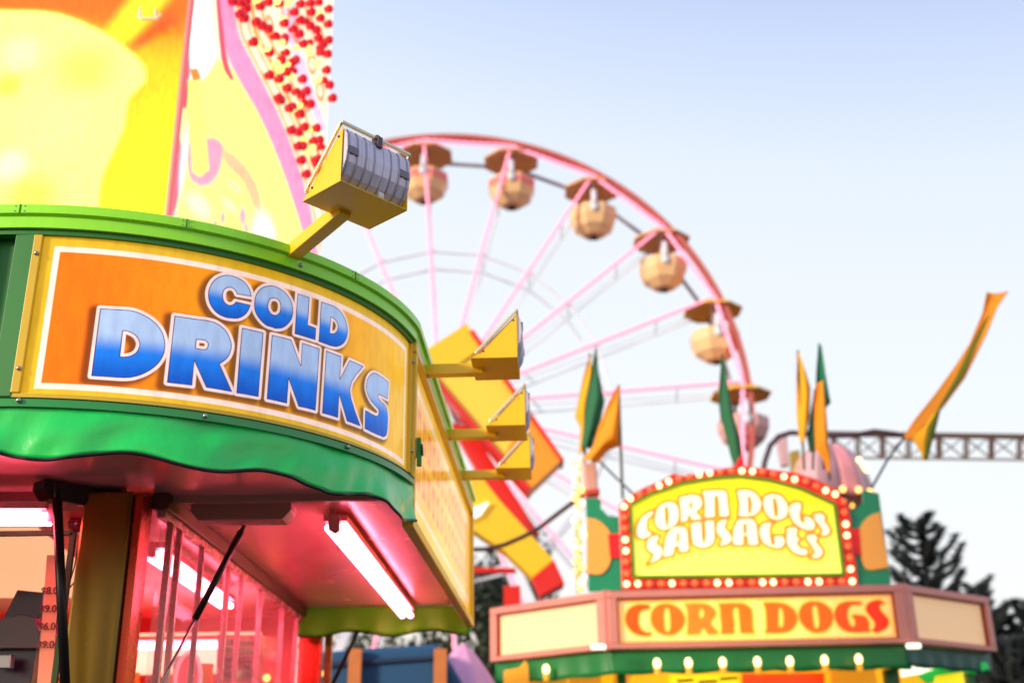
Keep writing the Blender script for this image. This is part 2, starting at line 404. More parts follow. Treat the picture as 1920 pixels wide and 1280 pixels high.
fl = MB(); fl.grid([[p+nn*.016+Vector((0, 0, dz)) for s_, p, nn in V] for dz in (-.002, -.034)]); sub(fl, 'valance_strip', mat('green_vinyl_dark', (18, 146, 58), .35, coat=.4), vo, solid=.003)
sub(MB().tube([p+nn*.0205+Vector((0, 0, -.036)) for s_, p, nn in V], .0014, 5), 'stitching', mat('dark_thread', (8, 60, 26), .8), vo)
sub(MB().tube([p+nn*.020+Vector((0, 0, -.004)) for s_, p, nn in V], .0016, 5), 'stitching', mat('dark_thread', (8, 60, 26), .8), vo)
for px, py in ((36, 751), (384, 780), (651, 838)):
    s_, z = cyl(px, py, RS+.03); a = s_/RS; MB().sphere((CC[0]+(RS+.034)*math.sin(a), CC[1]-(RS+.034)*math.cos(a), z), .0095).build('snap', STEEL, DR, smooth=True)
# side facet: yellow framed panel running back
Pc = arc(CC, RS, A1, A1+.1, 1, 0)[0]
LS = 3.34
def side(t, o, z): q = Pc+tdir*t+nside*o; return Vector((q.x, q.y, z))
SA = Art(.05, LS-.05, 2.56, 3.30, .01); SA.fill((250, 200, 70)); 
m1 = ss((np.minimum(np.minimum(SA.U-.12, LS-.12-SA.U), np.minimum(3.22-SA.Z, SA.Z-2.66)))/.01+.5); SA.mask(m1, (255, 226, 190))
m2 = ss((np.minimum(np.minimum(SA.U-.16, LS-.16-SA.U), np.minimum(3.19-SA.Z, SA.Z-2.69)))/.01+.5); SA.mask(m2, (255, 190, 62))
for zc, hh in ((3.06, .16), (2.84, .16)):
    for i in range(13):
        u = .35+i*.21; SA.mask(.8*m2*ss((.065-np.abs(SA.U-u))/.01+.5)*ss((hh/2-np.abs(SA.Z-zc))/.01+.5)*ss((np.hypot((SA.U-u)/.03, (SA.Z-zc)/.045)-1)*3+.5), (236, 96, 30))
SPM = artmat('side_panel_print', .5, .2, .15)
SA.build('side_panel', lambda u, z: (Pc.x+tdir.x*u+nside.x*.004, Pc.y+tdir.y*u+nside.y*.004, z), SPM, DR)
mb = MB()
rot = Matrix.Rotation(ASD, 3, 'Z')
def sbox(t0, t1, z0, z1, o, th): 
    c = side((t0+t1)/2, o, (z0+z1)/2); mb.box(c, (t1-t0, th, z1-z0), rot)
sbox(0.0, LS, 3.302, 3.35, .006, .05); sbox(0.0, LS, 2.515, 2.56, .006, .05); sbox(.004, .05, 2.562, 3.30, .006, .05); sbox(LS-.05, LS, 2.562, 3.30, .006, .05)
mb.build('side_frame', YEL, DR, bevel=.004)
mb = MB(); mb.box(side(.02, .045, 2.86), (.03, .02, .09), rot); mb.box(side(.0, .05, 2.80), (.02, .02, .05), rot); mb.tube([side(.03, .06, 2.83), side(-.01, .06, 2.87)], .006)
mb.build('latch', DGREEN, DR, bevel=.003)
# back valance hanging at the far end
pe = side(LS, 0, 0); rowsb = []
for k in range(7):
    t = k/6; rowsb.append([Vector((pe.x-1.2*i/40, pe.y+.0+.02*math.sin(i*.8)*t, 2.668-(.185+.018*math.cos(i/40*2*math.pi*2.2))*t)) for i in range(41)])
vb = MB(); vb.grid(rowsb); vb = vb.build('rear_valance', mat('lime_vinyl', (84, 226, 10), .6, coat=.0, bump=.2, bscale=8), DR, smooth=True, solid=.003)
sub(MB().tube(rowsb[-1], .007, 6), 'piping', BLACK, vb)
# soffit, wall, posts
ZS = 2.70
mb = MB(); eo = edge(-.012, ZS-.03, left=-5, L=LS, n=30)
poly = [p for p in eo]+[Vector((-1.2, eo[-1].y+.02, ZS-.03)), Vector((-5, eo[-1].y+.02, ZS-.03))]
mb.prism(poly, (0, 0, .025)); sof = mb.build('soffit', SOFF, DR)
mb = MB(); mb.prism([p+Vector((0, 0, .70)) for p in poly], (0, 0, .05)); mb.build('roof', mat('roof_white', (205, 205, 205), .6), DR)
# soffit edge angle + cross rails
mb = MB(); mb.grid([edge(-.015, ZS-.032, left=-5, L=LS), edge(-.015, 2.575, left=-5, L=LS)]); mb.build('soffit_edge', mat('salmon_metal', (190, 110, 100), .35, metal=.3), DR, solid=.004)
XW = -1.5; YW = 4.72; YE = 8.38
mb = MB(); mb.box((XW, (YW+YE)/2, 2.635), (.07, YE-YW, .07)); mb.box((-3.3, YW-.02, 2.635), (3.3, .07, .07)); mb.build('header_beam', BROWNB, DR, bevel=.006)
pa = atz(243, 912, 2.66)
cpst = MB(); cpst.box((-1.675, 4.66, 1.42), (.20, .16, 2.45)); cpst.build('corner_post', OLIVE, DR, bevel=.012)
MB().box((-1.555, 4.68, 1.42), (.035, .14, 2.44)).build('corner_trim', ORANGEP, DR, bevel=.006)
MB().box((-1.47, 8.36, 1.32), (.16, .12, 2.56)).build('rear_post', ORANGEP, DR, bevel=.008)
MB().box((-1.35, 8.40, 1.32), (.05, .06, 2.56)).build('rear_trim', OLIVE, DR)
# walls of the stand below the windows
lw = MB(); lw.box((XW-.02, (YW+YE)/2, .55), (.06, YE-YW, 1.1)); lw.box((-3.3, YW, .55), (3.4, .06, 1.1)); lw.build('lower_wall', REDP, DR)
MB().box((XW+.12, (YW+YE)/2, 1.12), (.4, YE-YW-.2, .04)).build('counter', STEEL, DR, bevel=.005)
mb = MB(); mb.box((-5, 6.55, 1.9), (.06, 3.7, 1.8)); mb.box((-3.3, YE, 1.35), (3.4, .06, 2.7)); mb.build('back_wall', REDP, DR)
mb = MB(); mb.box((-3.3, 6.6, 2.652), (3.5, 3.6, .012)); mb.build('ceiling', mat('rose_ceiling', (216, 86, 92), .3, noise=.1), DR)
cb = [atz(x, y, 2.64) for x, y in ((-60, 990), (70, 990), (188, 1085), (192, 1120), (-60, 1120))]
MB().prism(cb, (0, 0, .004)).build('ceiling_board', CREAM, DR)
MB().box((-3.2, 8.2, 2.38), (2.8, .05, .28)).build('menu_board', CREAM, DR)
# side windows: mullions and glass
for i, (y, w) in enumerate(((4.9, .028), (5.04, .02), (5.42, .008), (5.95, .02), (6.25, .008), (6.75, .02), (7.4, .02), (7.9, .02))):
    MB().box((XW, y, 1.87), (.03, w, 1.42)).build('mullion', PINKMET, DR, bevel=.003)
MB().box((XW, 6.5, 2.585), (.035, 3.5, .03)).build('window_head', PINKMET, DR)
MB().box((XW-.004, 6.5, 1.87), (.004, 3.45, 1.40)).build('window_pane', GLASS, DR)
# front window: dark green frame
wx = at(146, 1003, YW).x; wz = at(146, 1003, YW).z
mb = MB(); mb.box((wx-1.2, YW-.05, wz), (2.4, .02, .02)); mb.box((wx, YW-.05, wz-.6), (.022, .02, 1.2)); mb.build('window_frame', mat('frame_green', (28, 70, 20), .7), DR)
mb = MB(); mb.tube([at(150, 1005, YW-.03), at(140, 1060, YW-.02), at(125, 1110, YW-.02)], .003, 6); mb.tube([at(180, 940, YW), at(178, 985, YW), at(140, 1090, YW), at(122, 1112, YW)], .003, 6); mb.build('cable', BLACK, DR)
# light fixtures under the awning: brackets, tubes, struts
def bracket(c, L, yaw, m, w=.09):
    q = Matrix.Rotation(yaw, 3, 'Z'); b = MB(); h = .075
    prof = [(-L/2, 0), (-L/2, -h*.45), (-L/2+h*.5, -h), (L/2-h*.5, -h), (L/2, -h*.45), (L/2, 0)]
    b.prism([Vector(c)+q@Vector((x, -w/2, z)) for x, z in prof], q@Vector((0, w, 0))); return b.build('strut_bracket', m, DR, bevel=.003)
BRK = mat('brown_metal', (176, 132, 116), .45)
bracket(atz(458, 952, ZS-.05)+Vector((0, 0, .01)), .44, 0, BRK, .12); bracket(atz(120, 910, ZS-.04), .22, .9, mat('dark_bracket', (60, 48, 46), .4, metal=.4)); bracket(atz(683, 1150, ZS-.05)+Vector((0, 0, .01)), .46, 0, mat('rose_bracket', (226, 100, 112), .4))
mb = MB(); rl = atz(330, 935, ZS-.04); mb.box((-1.0, rl.y, ZS-.045), (.98, .03, .03)); mb.build('cross_rail', BRK, DR)
def strut(a, b, k=.62, r=.015):
    a = Vector(a); b = Vector(b); m_ = a.lerp(b, k); t = MB(); t.tube([a, a.lerp(b, .06)], r*.6); t.tube([a.lerp(b, .06), m_], r, 12)
    o = t.build('gas_strut', BLKMET, DR, smooth=True); sub(MB().tube([m_, b], r*.45, 8), 'rod', STEEL, o, smooth=True)
a2 = atz(463, 975, 2.625); strut(a2, at(255, 1370, YW+.05), .5)
a1 = atz(106, 905, 2.64); strut(a1, at(127, 1400, YW-.2), .8, .019)
a3 = atz(682, 1160, 2.6); strut(a3, at(610, 1310, 8.3), .9, .014)
# fluorescent tubes
def tubelight(a, b, label, r=.019):
    a = Vector(a); b = Vector(b); th = empty('tube_light', (a+b)/2, label, 'fluorescent lamp', 'pink fluorescent tubes of the drinks stand')
    d = (b-a).normalized(); off = Vector((0, 0, .035)); sdv = Vector((d.y, -d.x, 0))*.028
    MB().bar(a+off, b+off, .11, .03).build('housing', SOFF, th, bevel=.004)
    for sg in (-1, 1): MB().tube([a+sdv*sg-off*.3, b+sdv*sg-off*.3], r, 12).build('lamp_tube', tubemat(), th, smooth=True)
    for q in (a, b): MB().box(q+off*.35, (.05, .05, .07), d.to_track_quat('X', 'Z').to_matrix()).build('socket', PINKMET, th)
    return th
tubelight(atz(628, 985, 2.60), atz(762, 1150, 2.60), 'long pink-white fluorescent lamp glowing under the right side of the awning')
tubelight(atz(-60, 968, 2.52), atz(92, 968, 2.52), 'white fluorescent lamp inside the drinks stand window at the left edge of the photo', .022)
tubelight(atz(285, 1035, 2.56), atz(424, 1132, 2.56), 'diagonal fluorescent lamp seen through the glass beside the corner post')
tubelight((-3.0, 8.0, 2.42), (-1.75, 8.0, 2.42), 'horizontal fluorescent lamp at the back of the drinks stand behind the window bars')
# lamp hook hanging at the near end of the long lamp
hk = empty('lamp_hook', atz(622, 960, ZS-.03), 'short pale pipe hook with dangling wire at the near end of the long lamp', 'hook')
hp = atz(622, 960, 2.66); MB().tube([hp+Vector((0, 0, .03)), hp+Vector((0, 0, -.05)), hp+Vector((.005, 0, -.075)), hp+Vector((.02, 0, -.085)), hp+Vector((.032, 0, -.07))], .016, 10).build('pipe', mat('dusty_pink', (200, 140, 125), .4), hk, smooth=True)
MB().tube([hp+Vector((.032, 0, -.07)), hp+Vector((.04, 0, -.11)), hp+Vector((.035, 0, -.17))], .0025, 6).build('wire', BLACK, hk)
MB().box(hp+Vector((.04, -.0, .03)), (.14, .05, .035)).build('mount_plate', BRK, hk, bevel=.004)
# price strip
ps = empty('price_strip', (0, 0, 0), 'pale orange vertical strip with red dollar prices hanging in the drinks stand window', 'price sign')
ys = 4.95; pt = [at(88, 1040, ys), at(112, 1040, ys), at(96, 1300, ys), at(68, 1300, ys)]
ps.location = (pt[0]+pt[2])/2
MB().prism(pt, (0, .006, 0)).build('board', mat('strip_orange', (236, 150, 112), .5, emit=(255, 160, 120), es=.15), ps)
PRICE = mat('price_red', (130, 12, 40), .5)
def text(s, loc, size, m, parent, rz=0, ext=.002, name='lettering', shear=0):
    c = bpy.data.curves.new('t', 'FONT'); c.body = s; c.size = size; c.extrude = ext; c.align_x = 'CENTER'; c.align_y = 'CENTER'; c.offset = size*.012; c.shear = shear
    o = bpy.data.objects.new('t', c); COL.objects.link(o); dg = bpy.context.evaluated_depsgraph_get(); dg.update()
    me = bpy.data.meshes.new_from_object(o.evaluated_get(dg)); bpy.data.objects.remove(o)
    me.transform(Matrix.Translation(loc) @ Matrix.Rotation(rz, 4, 'Z') @ Matrix.Rotation(math.pi/2, 4, 'X')); me.transform(Matrix.Translation(-Vector(parent.location)))
    me.materials.clear(); me.materials.append(m); n_ = bpy.data.objects.new(name, me); COL.objects.link(n_); n_.parent = parent; return n_
for s_, py in (('$8.00', 1107), ('$9.00', 1141), ('$6.00', 1174), ('$9.00', 1208)):
    text(s_, at(97-(py-1107)*.07, py, ys-.008), .042, PRICE, ps)
# drinks machine inside window
dm = empty('drinks_machine', at(30, 1280, 5.2), 'dark purple drinks machine with rounded hood inside the window at the left edge', 'machine')
DPUR = mat('dark_purple', (52, 34, 52), .3, coat=.4)
def quadprism(pts, y, d, name, m, par, bev=.004, smooth=False): return MB().prism([at(x, y_, y) for x, y_ in pts], (0, d, 0)).build(name, m, par, bevel=bev, smooth=smooth)
quadprism([(32, 1105), (82, 1110), (78, 1150), (70, 1160), (5, 1160)], 5.2, .3, 'lid', DPUR, dm)
quadprism([(-40, 1166), (0, 1160), (40, 1150), (62, 1155), (76, 1180), (70, 1215), (-40, 1215)], 5.1, .35, 'hood', mat('dark_mauve', (70, 46, 50), .25, coat=.5), dm)
quadprism([(-40, 1218), (68, 1215), (60, 1270), (40, 1330), (-40, 1330)], 5.15, .3, 'body', DPUR, dm)
quadprism([(-20, 1226), (20, 1226), (18, 1252), (-20, 1252)], 5.05, .05, 'spout', STEEL, dm)
# objects behind the side window
vg = empty('vent_grille', (-2.2, 7.4, 1.9), 'rose metal box with rows of dark slots behind the window bars', 'vent')
quadprism([(408, 1188), (482, 1192), (480, 1290), (404, 1290)], 7.5, .2, 'box', mat('rose_box', (214, 96, 92), .4), vg)
sl = MB()
for i in range(8):
    for j in range(5): 
        c = at(418+i*8, 1202+j*15+i*.5, 7.47); sl.box(c, (.022, .02, .028))
sl.build('slot', mat('slot_dark', (110, 28, 34), .5), vg)
fn = empty('oval_mirror', (-2.3, 6.6, 1.9), 'pink-rimmed white oval plate standing low behind the window glass', 'plate')
c = at(352, 1272, 6.6); MB().tube([c+Vector((.07*math.cos(t), 0, .14*math.sin(t))) for t in np.linspace(0, 2*math.pi, 33)], .012, 8).build('rim', mat('pale_pink', (250, 205, 205), .4, emit=(255, 190, 190), es=.3), fn, smooth=True)
MB().prism([c+Vector((.065*math.cos(t), .01, .135*math.sin(t))) for t in np.linspace(0, 2*math.pi, 32, endpoint=False)], (0, .01, 0)).build('disc', mat('rose_disc', (235, 120, 130), .4), fn)
wl = [(455, 1268), (478, 1268), (500, 1270), (310, 1262), (338, 1262), (585, 1250), (600, 1262)]
for i, (x, y) in enumerate(wl):
    b = MB().sphere(at(x, y, 8.25 if i < 5 else 8.5), .028).build('bulb', BULB_GOLD, None, smooth=True); tag(b, 'small golden bulb glowing low down behind the drinks stand window bars', 'bulb', 'gold bulbs low inside the drinks stand')
MB().box((-2.5, 7.72, 1.93), (1.8, .3, .03)).build('shelf', STEEL, DR)
cupm = [mat('cup_white', (245, 240, 235), .4), mat('cup_red', (210, 30, 40), .4), mat('cup_yellow', (250, 200, 40), .4)]
for i in range(9):
    x = -1.72-i*.16; n_ = 3+(i*5) % 4; cs = empty('cup_stack', (x, 7.7, 1.946), ('white', 'red', 'yellow')[i % 3]+' stack of paper cups on the shelf behind the drinks stand window bars', 'cups', 'paper cup stacks on the shelf inside the drinks stand')
    for j in range(n_): z = 1.946+j*.05; MB().tube([(x, 7.7, z), (x, 7.7, z+.11)], [.038, .055], 14).build('cup', cupm[i % 3], cs)
# round lamp hanging behind the strut
hl = empty('hanging_lamp', at(146, 985, 5.1), 'small dark round lamp hanging from the ceiling between the strut and the corner post', 'lamp')
MB().sphere(at(146, 982, 5.1), .045, 14, 10, (1, 1, .9)).build('globe', mat('dark_rose', (120, 30, 44), .2, coat=.5), hl, smooth=True); MB().tube([at(146, 980, 5.1), at(150, 930, 5.1)], .012).build('stem', BLKMET, hl)

# ------------------------------------------------------------ flood lights on arms
def flood(base, yaw, arm, label, tilt=0):
    """base: arm root on the roof rim; local x = outward"""
    th = empty('flood_light', base, label, 'flood light', 'yellow flood lights on arms round the roof of the drinks stand', rz=yaw)
    Mw = Matrix.Translation(base) @ Matrix.Rotation(yaw, 4, 'Z')
    def w(v): return Mw @ Vector(v)
    W2, D_, H_ = .158, .222, .222
    zt = arm[2]
    a = MB(); pA = Vector((arm[0], 0, zt)); 
    dirv = pA.normalized()
    tmp = MB(); tmp.bar((0, 0, 0), (arm[0]+.05, 0, zt+.05*zt/arm[0]), .056, .054); a.add([w(v) for v in tmp.v], tmp.f); a.build('arm', YEL, th, bevel=.003)
    q = Matrix.Translation((arm[0], 0, zt)) @ Matrix.Rotation(tilt, 4, 'Y')
    def hv(x, y, z): return w(q @ Vector((x, y, z)))
    t_ = .004
    # hood: two triangular cheeks, floor
    for sg in (-1, 1):
        y = sg*W2; MB().prism([hv(0, y, 0), hv(D_, y, 0), hv(D_, y, H_), hv(.045, y, .03)], hv(0, y-sg*t_, 0)-hv(0, y, 0)).build('hood_side', YEL, th, bevel=.0015)
    MB().prism([hv(0, -W2+.004, 0.002), hv(D_-.001, -W2+.004, 0.002), hv(D_-.001, W2-.004, 0.002), hv(0, W2-.004, 0.002)], hv(0, 0, t_)-hv(0, 0, 0)).build('hood_floor', YEL, th, bevel=.0015)
    # ribbed reflector back
    prof = [(D_-.003, H_-.004), (D_+.012, H_-.03), (D_+.018, .13), (D_+.010, .085), (D_-.012, .045), (D_-.045, .018), (D_-.09, .01)]
    r_ = MB(); n = 45; rows_ = []
    for j in range(n+1):
        y = -W2+.008+(2*W2-.016)*j/n; bump = .0045 if (j % 5) in (0,) else (0 if (j % 5) != 1 else .0)
        rows_.append([hv(x+bump, y, z-bump*.3) for x, z in prof])
    r_.grid(rows_); r_.build('reflector', RIBBED, th, smooth=False, solid=.002)
    for j in range(8):
        y = -W2+.02+(2*W2-.04)*j/7; MB().tube([hv(x+.0015, y, z-.001) for x, z in prof], .0038, 6).build('rib', mat('rib_grey', (166, 156, 172), .4, metal=.3), th, smooth=True)
    for sg in (-1, 1):
        MB().prism([hv(x, sg*(W2-.0085), z) for x, z in prof]+[hv(.07, sg*(W2-.0085), .07)], hv(0, -sg*.002, 0)-hv(0, 0, 0)).build('reflector_end', RIBBED, th)
        bx = MB(); bx.prism([hv(D_+.002, sg*.12-.022, .15), hv(D_+.024, sg*.12-.022, .145), hv(D_+.024, sg*.12-.022, .115), hv(D_+.002, sg*.12-.022, .11)], hv(0, .044, 0)-hv(0, 0, 0)); bx.build('boss', mat('boss_grey', (120, 110, 120), .35, metal=.3), th, bevel=.002)
    # glass in its frame on the sloping mouth
    n0 = Vector((-.707, 0, .707)); fr = []
    a0 = Vector((.045, 0, .03)); a1_ = Vector((D_, 0, H_))
    a0 = a0+(a1_-a0)*-.05; a1_ = a1_+(a1_-a0).normalized()*.012
    cs = [a0+Vector((0, -W2-.006, 0)), a1_+Vector((0, -W2-.006, 0)), a1_+Vector((0, W2+.006, 0)), a0+Vector((0, W2+.006, 0))]
    off = n0*.012; f_ = MB()
    for i in range(4):
        f_.bar(hv(*(cs[i]+off)), hv(*(cs[(i+1) % 4]+off)), .012, .012)
    f_.build('glass_frame', mat('pale_frame', (235, 220, 190), .25, metal=.5), th, bevel=.002)
    MB().prism([hv(*(c_+off*.8)) for c_ in cs], hv(*(off*.1))-hv(0, 0, 0)).build('glass', GLASS, th)
    cl = MB(); tmp = MB(); tmp.box((D_+.008, 0, H_-.006), (.03, .022, .045)); cl.add([hv(*v) for v in tmp.v], tmp.f); tmp = MB(); tmp.box((D_-.004, 0, H_+.018), (.03, .018, .02)); cl.add([hv(*v) for v in tmp.v], tmp.f); cl.build('clip', mat('clip_metal', (96, 80, 84), .3, metal=.8), th, bevel=.002)
    for sg in (-1, 1):
        for x_, z_ in ((.06, .035), (D_-.018, H_-.035)): MB().sphere(hv(x_, sg*(W2+.001), z_), .005, 8, 5).build('bolt', BLKMET, th)
    MB().tube([hv(D_-.035, .03, .028), hv(D_-.035, .055, .03)], .022, 14).build('lamp_socket', mat('white_ceramic', (225, 220, 215), .3), th, smooth=False)
    return th
af = .755
b1 = arc(CC, RS+.02, af, af+.1, 1, 3.42)[0]
flood(b1, .82-math.pi/2, (.265, 0, .062), 'near yellow flood light with grey ribbed reflector above the letters COLD')
for k, (px, py, lab) in enumerate(((788, 688, 'upper yellow flood light on the right side of the drinks stand'), (825, 803, 'middle yellow flood light on the right side of the drinks stand'), (852, 890, 'lowest looking and farthest yellow flood light on the right side of the drinks stand'))):
    t = (.42, 1.50, 2.42)[k]; b = side(t, .02, 3.36)
    flood(b, ASD-math.pi/2, (.23, 0, .0), lab)

# ------------------------------------------------------------ backlit sign tower on the roof
class Plane:
    def __init__(s, a, b): s.a = Vector(a); s.d = (Vector(b)-Vector(a)); s.d.z = 0; s.d.normalize(); s.n = Vector((s.d.y, -s.d.x, 0))
    def uz(s, px, py, off=0):
        r = ray(px, py); t = ((s.a+s.n*off-O0).dot(s.n))/r.dot(s.n); p = O0+r*t; return ((p-s.a).dot(s.d), p.z)
    def pt(s, u, z, off=0): p = s.a+s.d*u+s.n*off; return Vector((p.x, p.y, z))
    def fn(s, off=0): return lambda u, z: (s.a.x+s.d.x*u+s.n.x*off, s.a.y+s.d.y*u+s.n.y*off, z)
    def px(s, px, py, off=0): u, z = s.uz(px, py, off); return s.pt(u, z, off)
ex = .5*(at(320, 400, 6.5).x+at(357, 0, 6.5).x)
rx = .5*(at(603, 470, 8.1).x+at(622, 30, 8.1).x)
TW = empty('sign_tower', (ex-.8, 7.4, 3.45), 'huge glowing yellow sign tower with lemonade artwork and red bulbs above the drinks stand', 'illuminated sign')
PL1 = Plane((ex-3.2, 6.5, 0), (ex, 6.5, 0)); PL2 = Plane((ex, 6.5, 0), (rx, 8.1, 0))
ZT2 = 9.2
A = Art(0, 3.2, 3.5, ZT2, .014)
tp = np.clip((A.Z-4.2)/2.3, 0, 1)[..., None]; A.C = L3((255, 226, 30))*(1-ss(tp*1.1-.1))+L3((255, 150, 10))*ss(tp*1.1-.1)
tp = ss(np.clip((A.Z-6.05)/.5, 0, 1))[..., None]; A.C = A.C*(1-tp)+L3((255, 88, 14))*tp
def PU(pl, pts): return [pl.uz(*q) for q in smoothpoly(pts)]
A.poly([PU(PL1, [(200, 60), (300, -60), (360, -60), (260, 60), (215, 100)])], (255, 205, 30), .15)
A.poly([PU(PL1, [(225, 95), (320, 20), (335, 40), (240, 105)])], (255, 70, 20), .12)
blob = [(-200, 10), (0, 20), (75, 22), (130, 33), (200, 65), (240, 95), (268, 122), (272, 150), (255, 170), (240, 190), (232, 240), (210, 290), (190, 340), (183, 420), (180, 600), (-200, 600)]
A.poly([PU(PL1, [(x+14, y+12) for x, y in blob])], (255, 160, 20), .24)
A.poly([PU(PL1, blob)], (255, 246, 110), .05)
for bx_, by_, rr, cc_ in ((40, 100, .18, (255, 250, 150)), (160, 130, .25, (255, 240, 60)), (110, 230, .3, (255, 250, 120)), (20, 310, .15, (255, 252, 170)), (60, 370, .22, (255, 238, 40)), (15, 160, .12, (255, 225, 20))):
    u_, z_ = PL1.uz(bx_, by_); A.mask(.7*ss(1.2-np.hypot(A.U-u_, A.Z-z_)/rr), cc_)
fp = A.build('front_face', PL1.fn(), artmat('tower_front_print', 1.35, .3, .2), TW)
L2 = (Vector((rx, 8.1, 0))-Vector((ex, 6.5, 0))).length
B = Art(0, L2, 3.5, ZT2, .012)
B.fill((255, 232, 196))
q = [(352, 112), (400, 108), (450, 145), (500, 215), (545, 310), (572, 430), (580, 520), (330, 520), (335, 330)]
B.poly([PU(PL2, q)], (255, 246, 120), .06)
B.poly([PU(PL2, [(358, -20), (392, -20), (396, 60), (404, 110), (380, 150), (352, 150)])], (255, 255, 250), .03)
B.poly([PU(PL2, [(335, 60), (352, 62), (356, 130), (350, 205), (336, 200), (330, 130)])], (232, 60, 90), .03)
B.poly([PU(PL2, [(320, 262), (336, 255), (345, 310), (332, 380), (318, 430), (310, 400)])], (236, 92, 120), .03)
B.poly([PU(PL2, [(350, 268), (400, 258), (420, 275), (412, 320), (395, 345), (375, 350), (355, 330)])], (242, 150, 170), .05)
B.poly([PU(PL2, [(415, 275), (450, 300), (480, 345), (495, 400), (480, 395), (455, 340), (425, 310)])], (250, 180, 130), .05)
B.poly([PU(PL2, [(352, 150), (378, 150), (392, 318), (376, 332), (360, 322)])], (255, 236, 110), .03)
B.poly([PU(PL2, [(355, 130), (370, 128), (378, 148), (362, 152)])], (226, 130, 20), .02)
for x, y, rx_, ry_, c_ in ((404, 424, .035, .05, (240, 130, 160)), (418, 408, .03, .06, (240, 140, 170)), (455, 405, .045, .09, (242, 140, 172)), (462, 428, .03, .05, (242, 150, 180)), (430, 385, .10, .05, (255, 222, 170)), (372, 385, .16, .10, (255, 250, 190)), (495, 440, .16, .20, (255, 255, 245)), (344, 300, .04, .3, (255, 240, 236)), (440, 350, .1, .04, (250, 190, 160))):  # the near-white ellipse is a lamp's glare painted into the artwork
    u_, z_ = PL2.uz(x, y); B.mask(.9*ss(1.3-np.hypot((B.U-u_)/rx_, (B.Z-z_)/ry_)), c_)
sw = [(405, -40), (432, -40), (440, 20), (450, 70), (480, 130), (520, 210), (555, 300), (582, 390), (600, 500), (585, 500), (560, 410), (528, 315), (488, 220), (448, 150), (425, 100), (412, 30)]
B.poly([PU(PL2, sw)], (246, 140, 178), .05)
B.poly([PU(PL2, [(402, -40), (408, -40), (425, 105), (440, 150), (432, 150), (415, 110)])], (240, 70, 90), .02)
B.poly([PU(PL2, [(520, -40), (545, -40), (560, 60), (585, 160), (612, 240), (604, 250), (570, 170), (545, 90)])], (250, 190, 220), .03)
ringpts = [(427, 30), (462, 85), (482, 130), (470, 45), (505, 50), (502, 150), (530, 120), (480, 190), (500, 240), (540, 180), (522, 270), (545, 330), (560, 240), (570, 300), (580, 360), (555, 60), (580, 20), (600, 70), (585, 120), (600, 170), (575, 190), (600, 280), (450, 10), (535, 20)]
dsw = sdf(B.U, B.Z, [PU(PL2, sw)]); rightof = ss(.5-sdf(B.U, B.Z, [PU(PL2, [(440, -60), (700, -60), (700, 560), (604, 560), (600, 500), (582, 390), (555, 300), (520, 210), (480, 130), (450, 70)])])/.02)
for dd, ww in ((.045, .016), (.16, .014), (.24, .03), (.38, .02)): B.mask(.85*rightof*ss((ww-np.abs(dsw-dd))/.012+.5), (250, 150, 40))
for x, y in ringpts:
    if x < 470+y*.42: continue
    u_, z_ = PL2.uz(x, y); d = np.hypot((B.U-u_)/.05, (B.Z-z_)/.08); B.mask(.8*ss((.3-np.abs(d-1))/.2+.5), (250, 130, 40))
B.build('side_face', PL2.fn(), artmat('tower_side_print', 1.1, .3, .2), TW)
mb = MB(); 
mb.box((PL1.a.x+1.6, 6.62, (3.45+ZT2)/2), (3.2, .2, ZT2-3.5)); 
c2 = (Vector((ex, 6.5, 0))+Vector((rx, 8.1, 0)))/2-PL2.n*.12; ang = math.atan2(PL2.d.y, PL2.d.x)
mb.box((c2.x, c2.y, (3.45+ZT2)/2), (L2, .2, ZT2-3.5), Matrix.Rotation(ang, 3, 'Z')); mb.build('cabinet', mat('salmon_cabinet', (246, 190, 180), .4, emit=(255, 170, 150), es=.2), TW)
MB().tube([(ex, 6.485, 3.5), (ex, 6.485, ZT2)], .022).build('corner_strip', mat('corner_rose', (240, 120, 120), .4, emit=(255, 110, 110), es=.3), TW)
bl = [(265,5),(300,70),(330,40),(320,90),(400,30),(380,110),(410,130),(440,145),(440,10),(365,210),(520,115),(515,205),(520,190),(445,260),(505,300),(560,310),(545,340),(575,300),(530,360),(445,375),(495,395),(610,395),(535,440),(630,455),(605,475),(490,490),(500,500),(650,520),(545,540),(600,570),(555,650),(590,660),(620,635),(680,640),(590,730),(665,705),(695,700),(605,800),(630,870),(610,730),(675,800),(600,20),(650,15),(690,10),(600,100),(595,170),(615,220),(655,60),(680,150),(700,240),(700,90),(570,60),(690,190),(650,130),(740,45),(738,120),(740,200),(735,270),(730,350),(745,425),(760,490)]
for i, (x, y) in enumerate(bl):
    X_, Y_ = 340+x*.375, y*.375; edge_ = i >= len(bl)-7
    p = PL2.px(X_, Y_, .04)
    MB().tube([p-PL2.n*.045, p-PL2.n*.01], .028, 8).sphere(p, .035, 10, 7, (1, 1, 1.15)).build('bulb', BULB_RED, TW, smooth=True)
for i in range(100):
    x = random.uniform(420, 606); y = random.uniform(-20, 360)
    if x < 440+ y*.5 or i % 7 == 0: continue
    p = PL2.px(x, y, .04); MB().tube([p-PL2.n*.04, p], .016, 8).sphere(p, .026, 8, 6).build('amber_bulb', BULB_GOLD, TW, smooth=True)
br = MB(); br.tube([PL1.px(258, 30, .1), PL1.px(266, 36, .1), PL1.px(294, 36, .1), PL1.px(302, 28, .1)], .012, 8); br.tube([PL1.px(262, 15, .1), PL1.px(264, 36, .1)], .01); br.tube([PL1.px(292, 18, .1), PL1.px(292, 36, .1)], .01); br.build('bracket', mat('warm_white', (255, 225, 190), .4), TW)
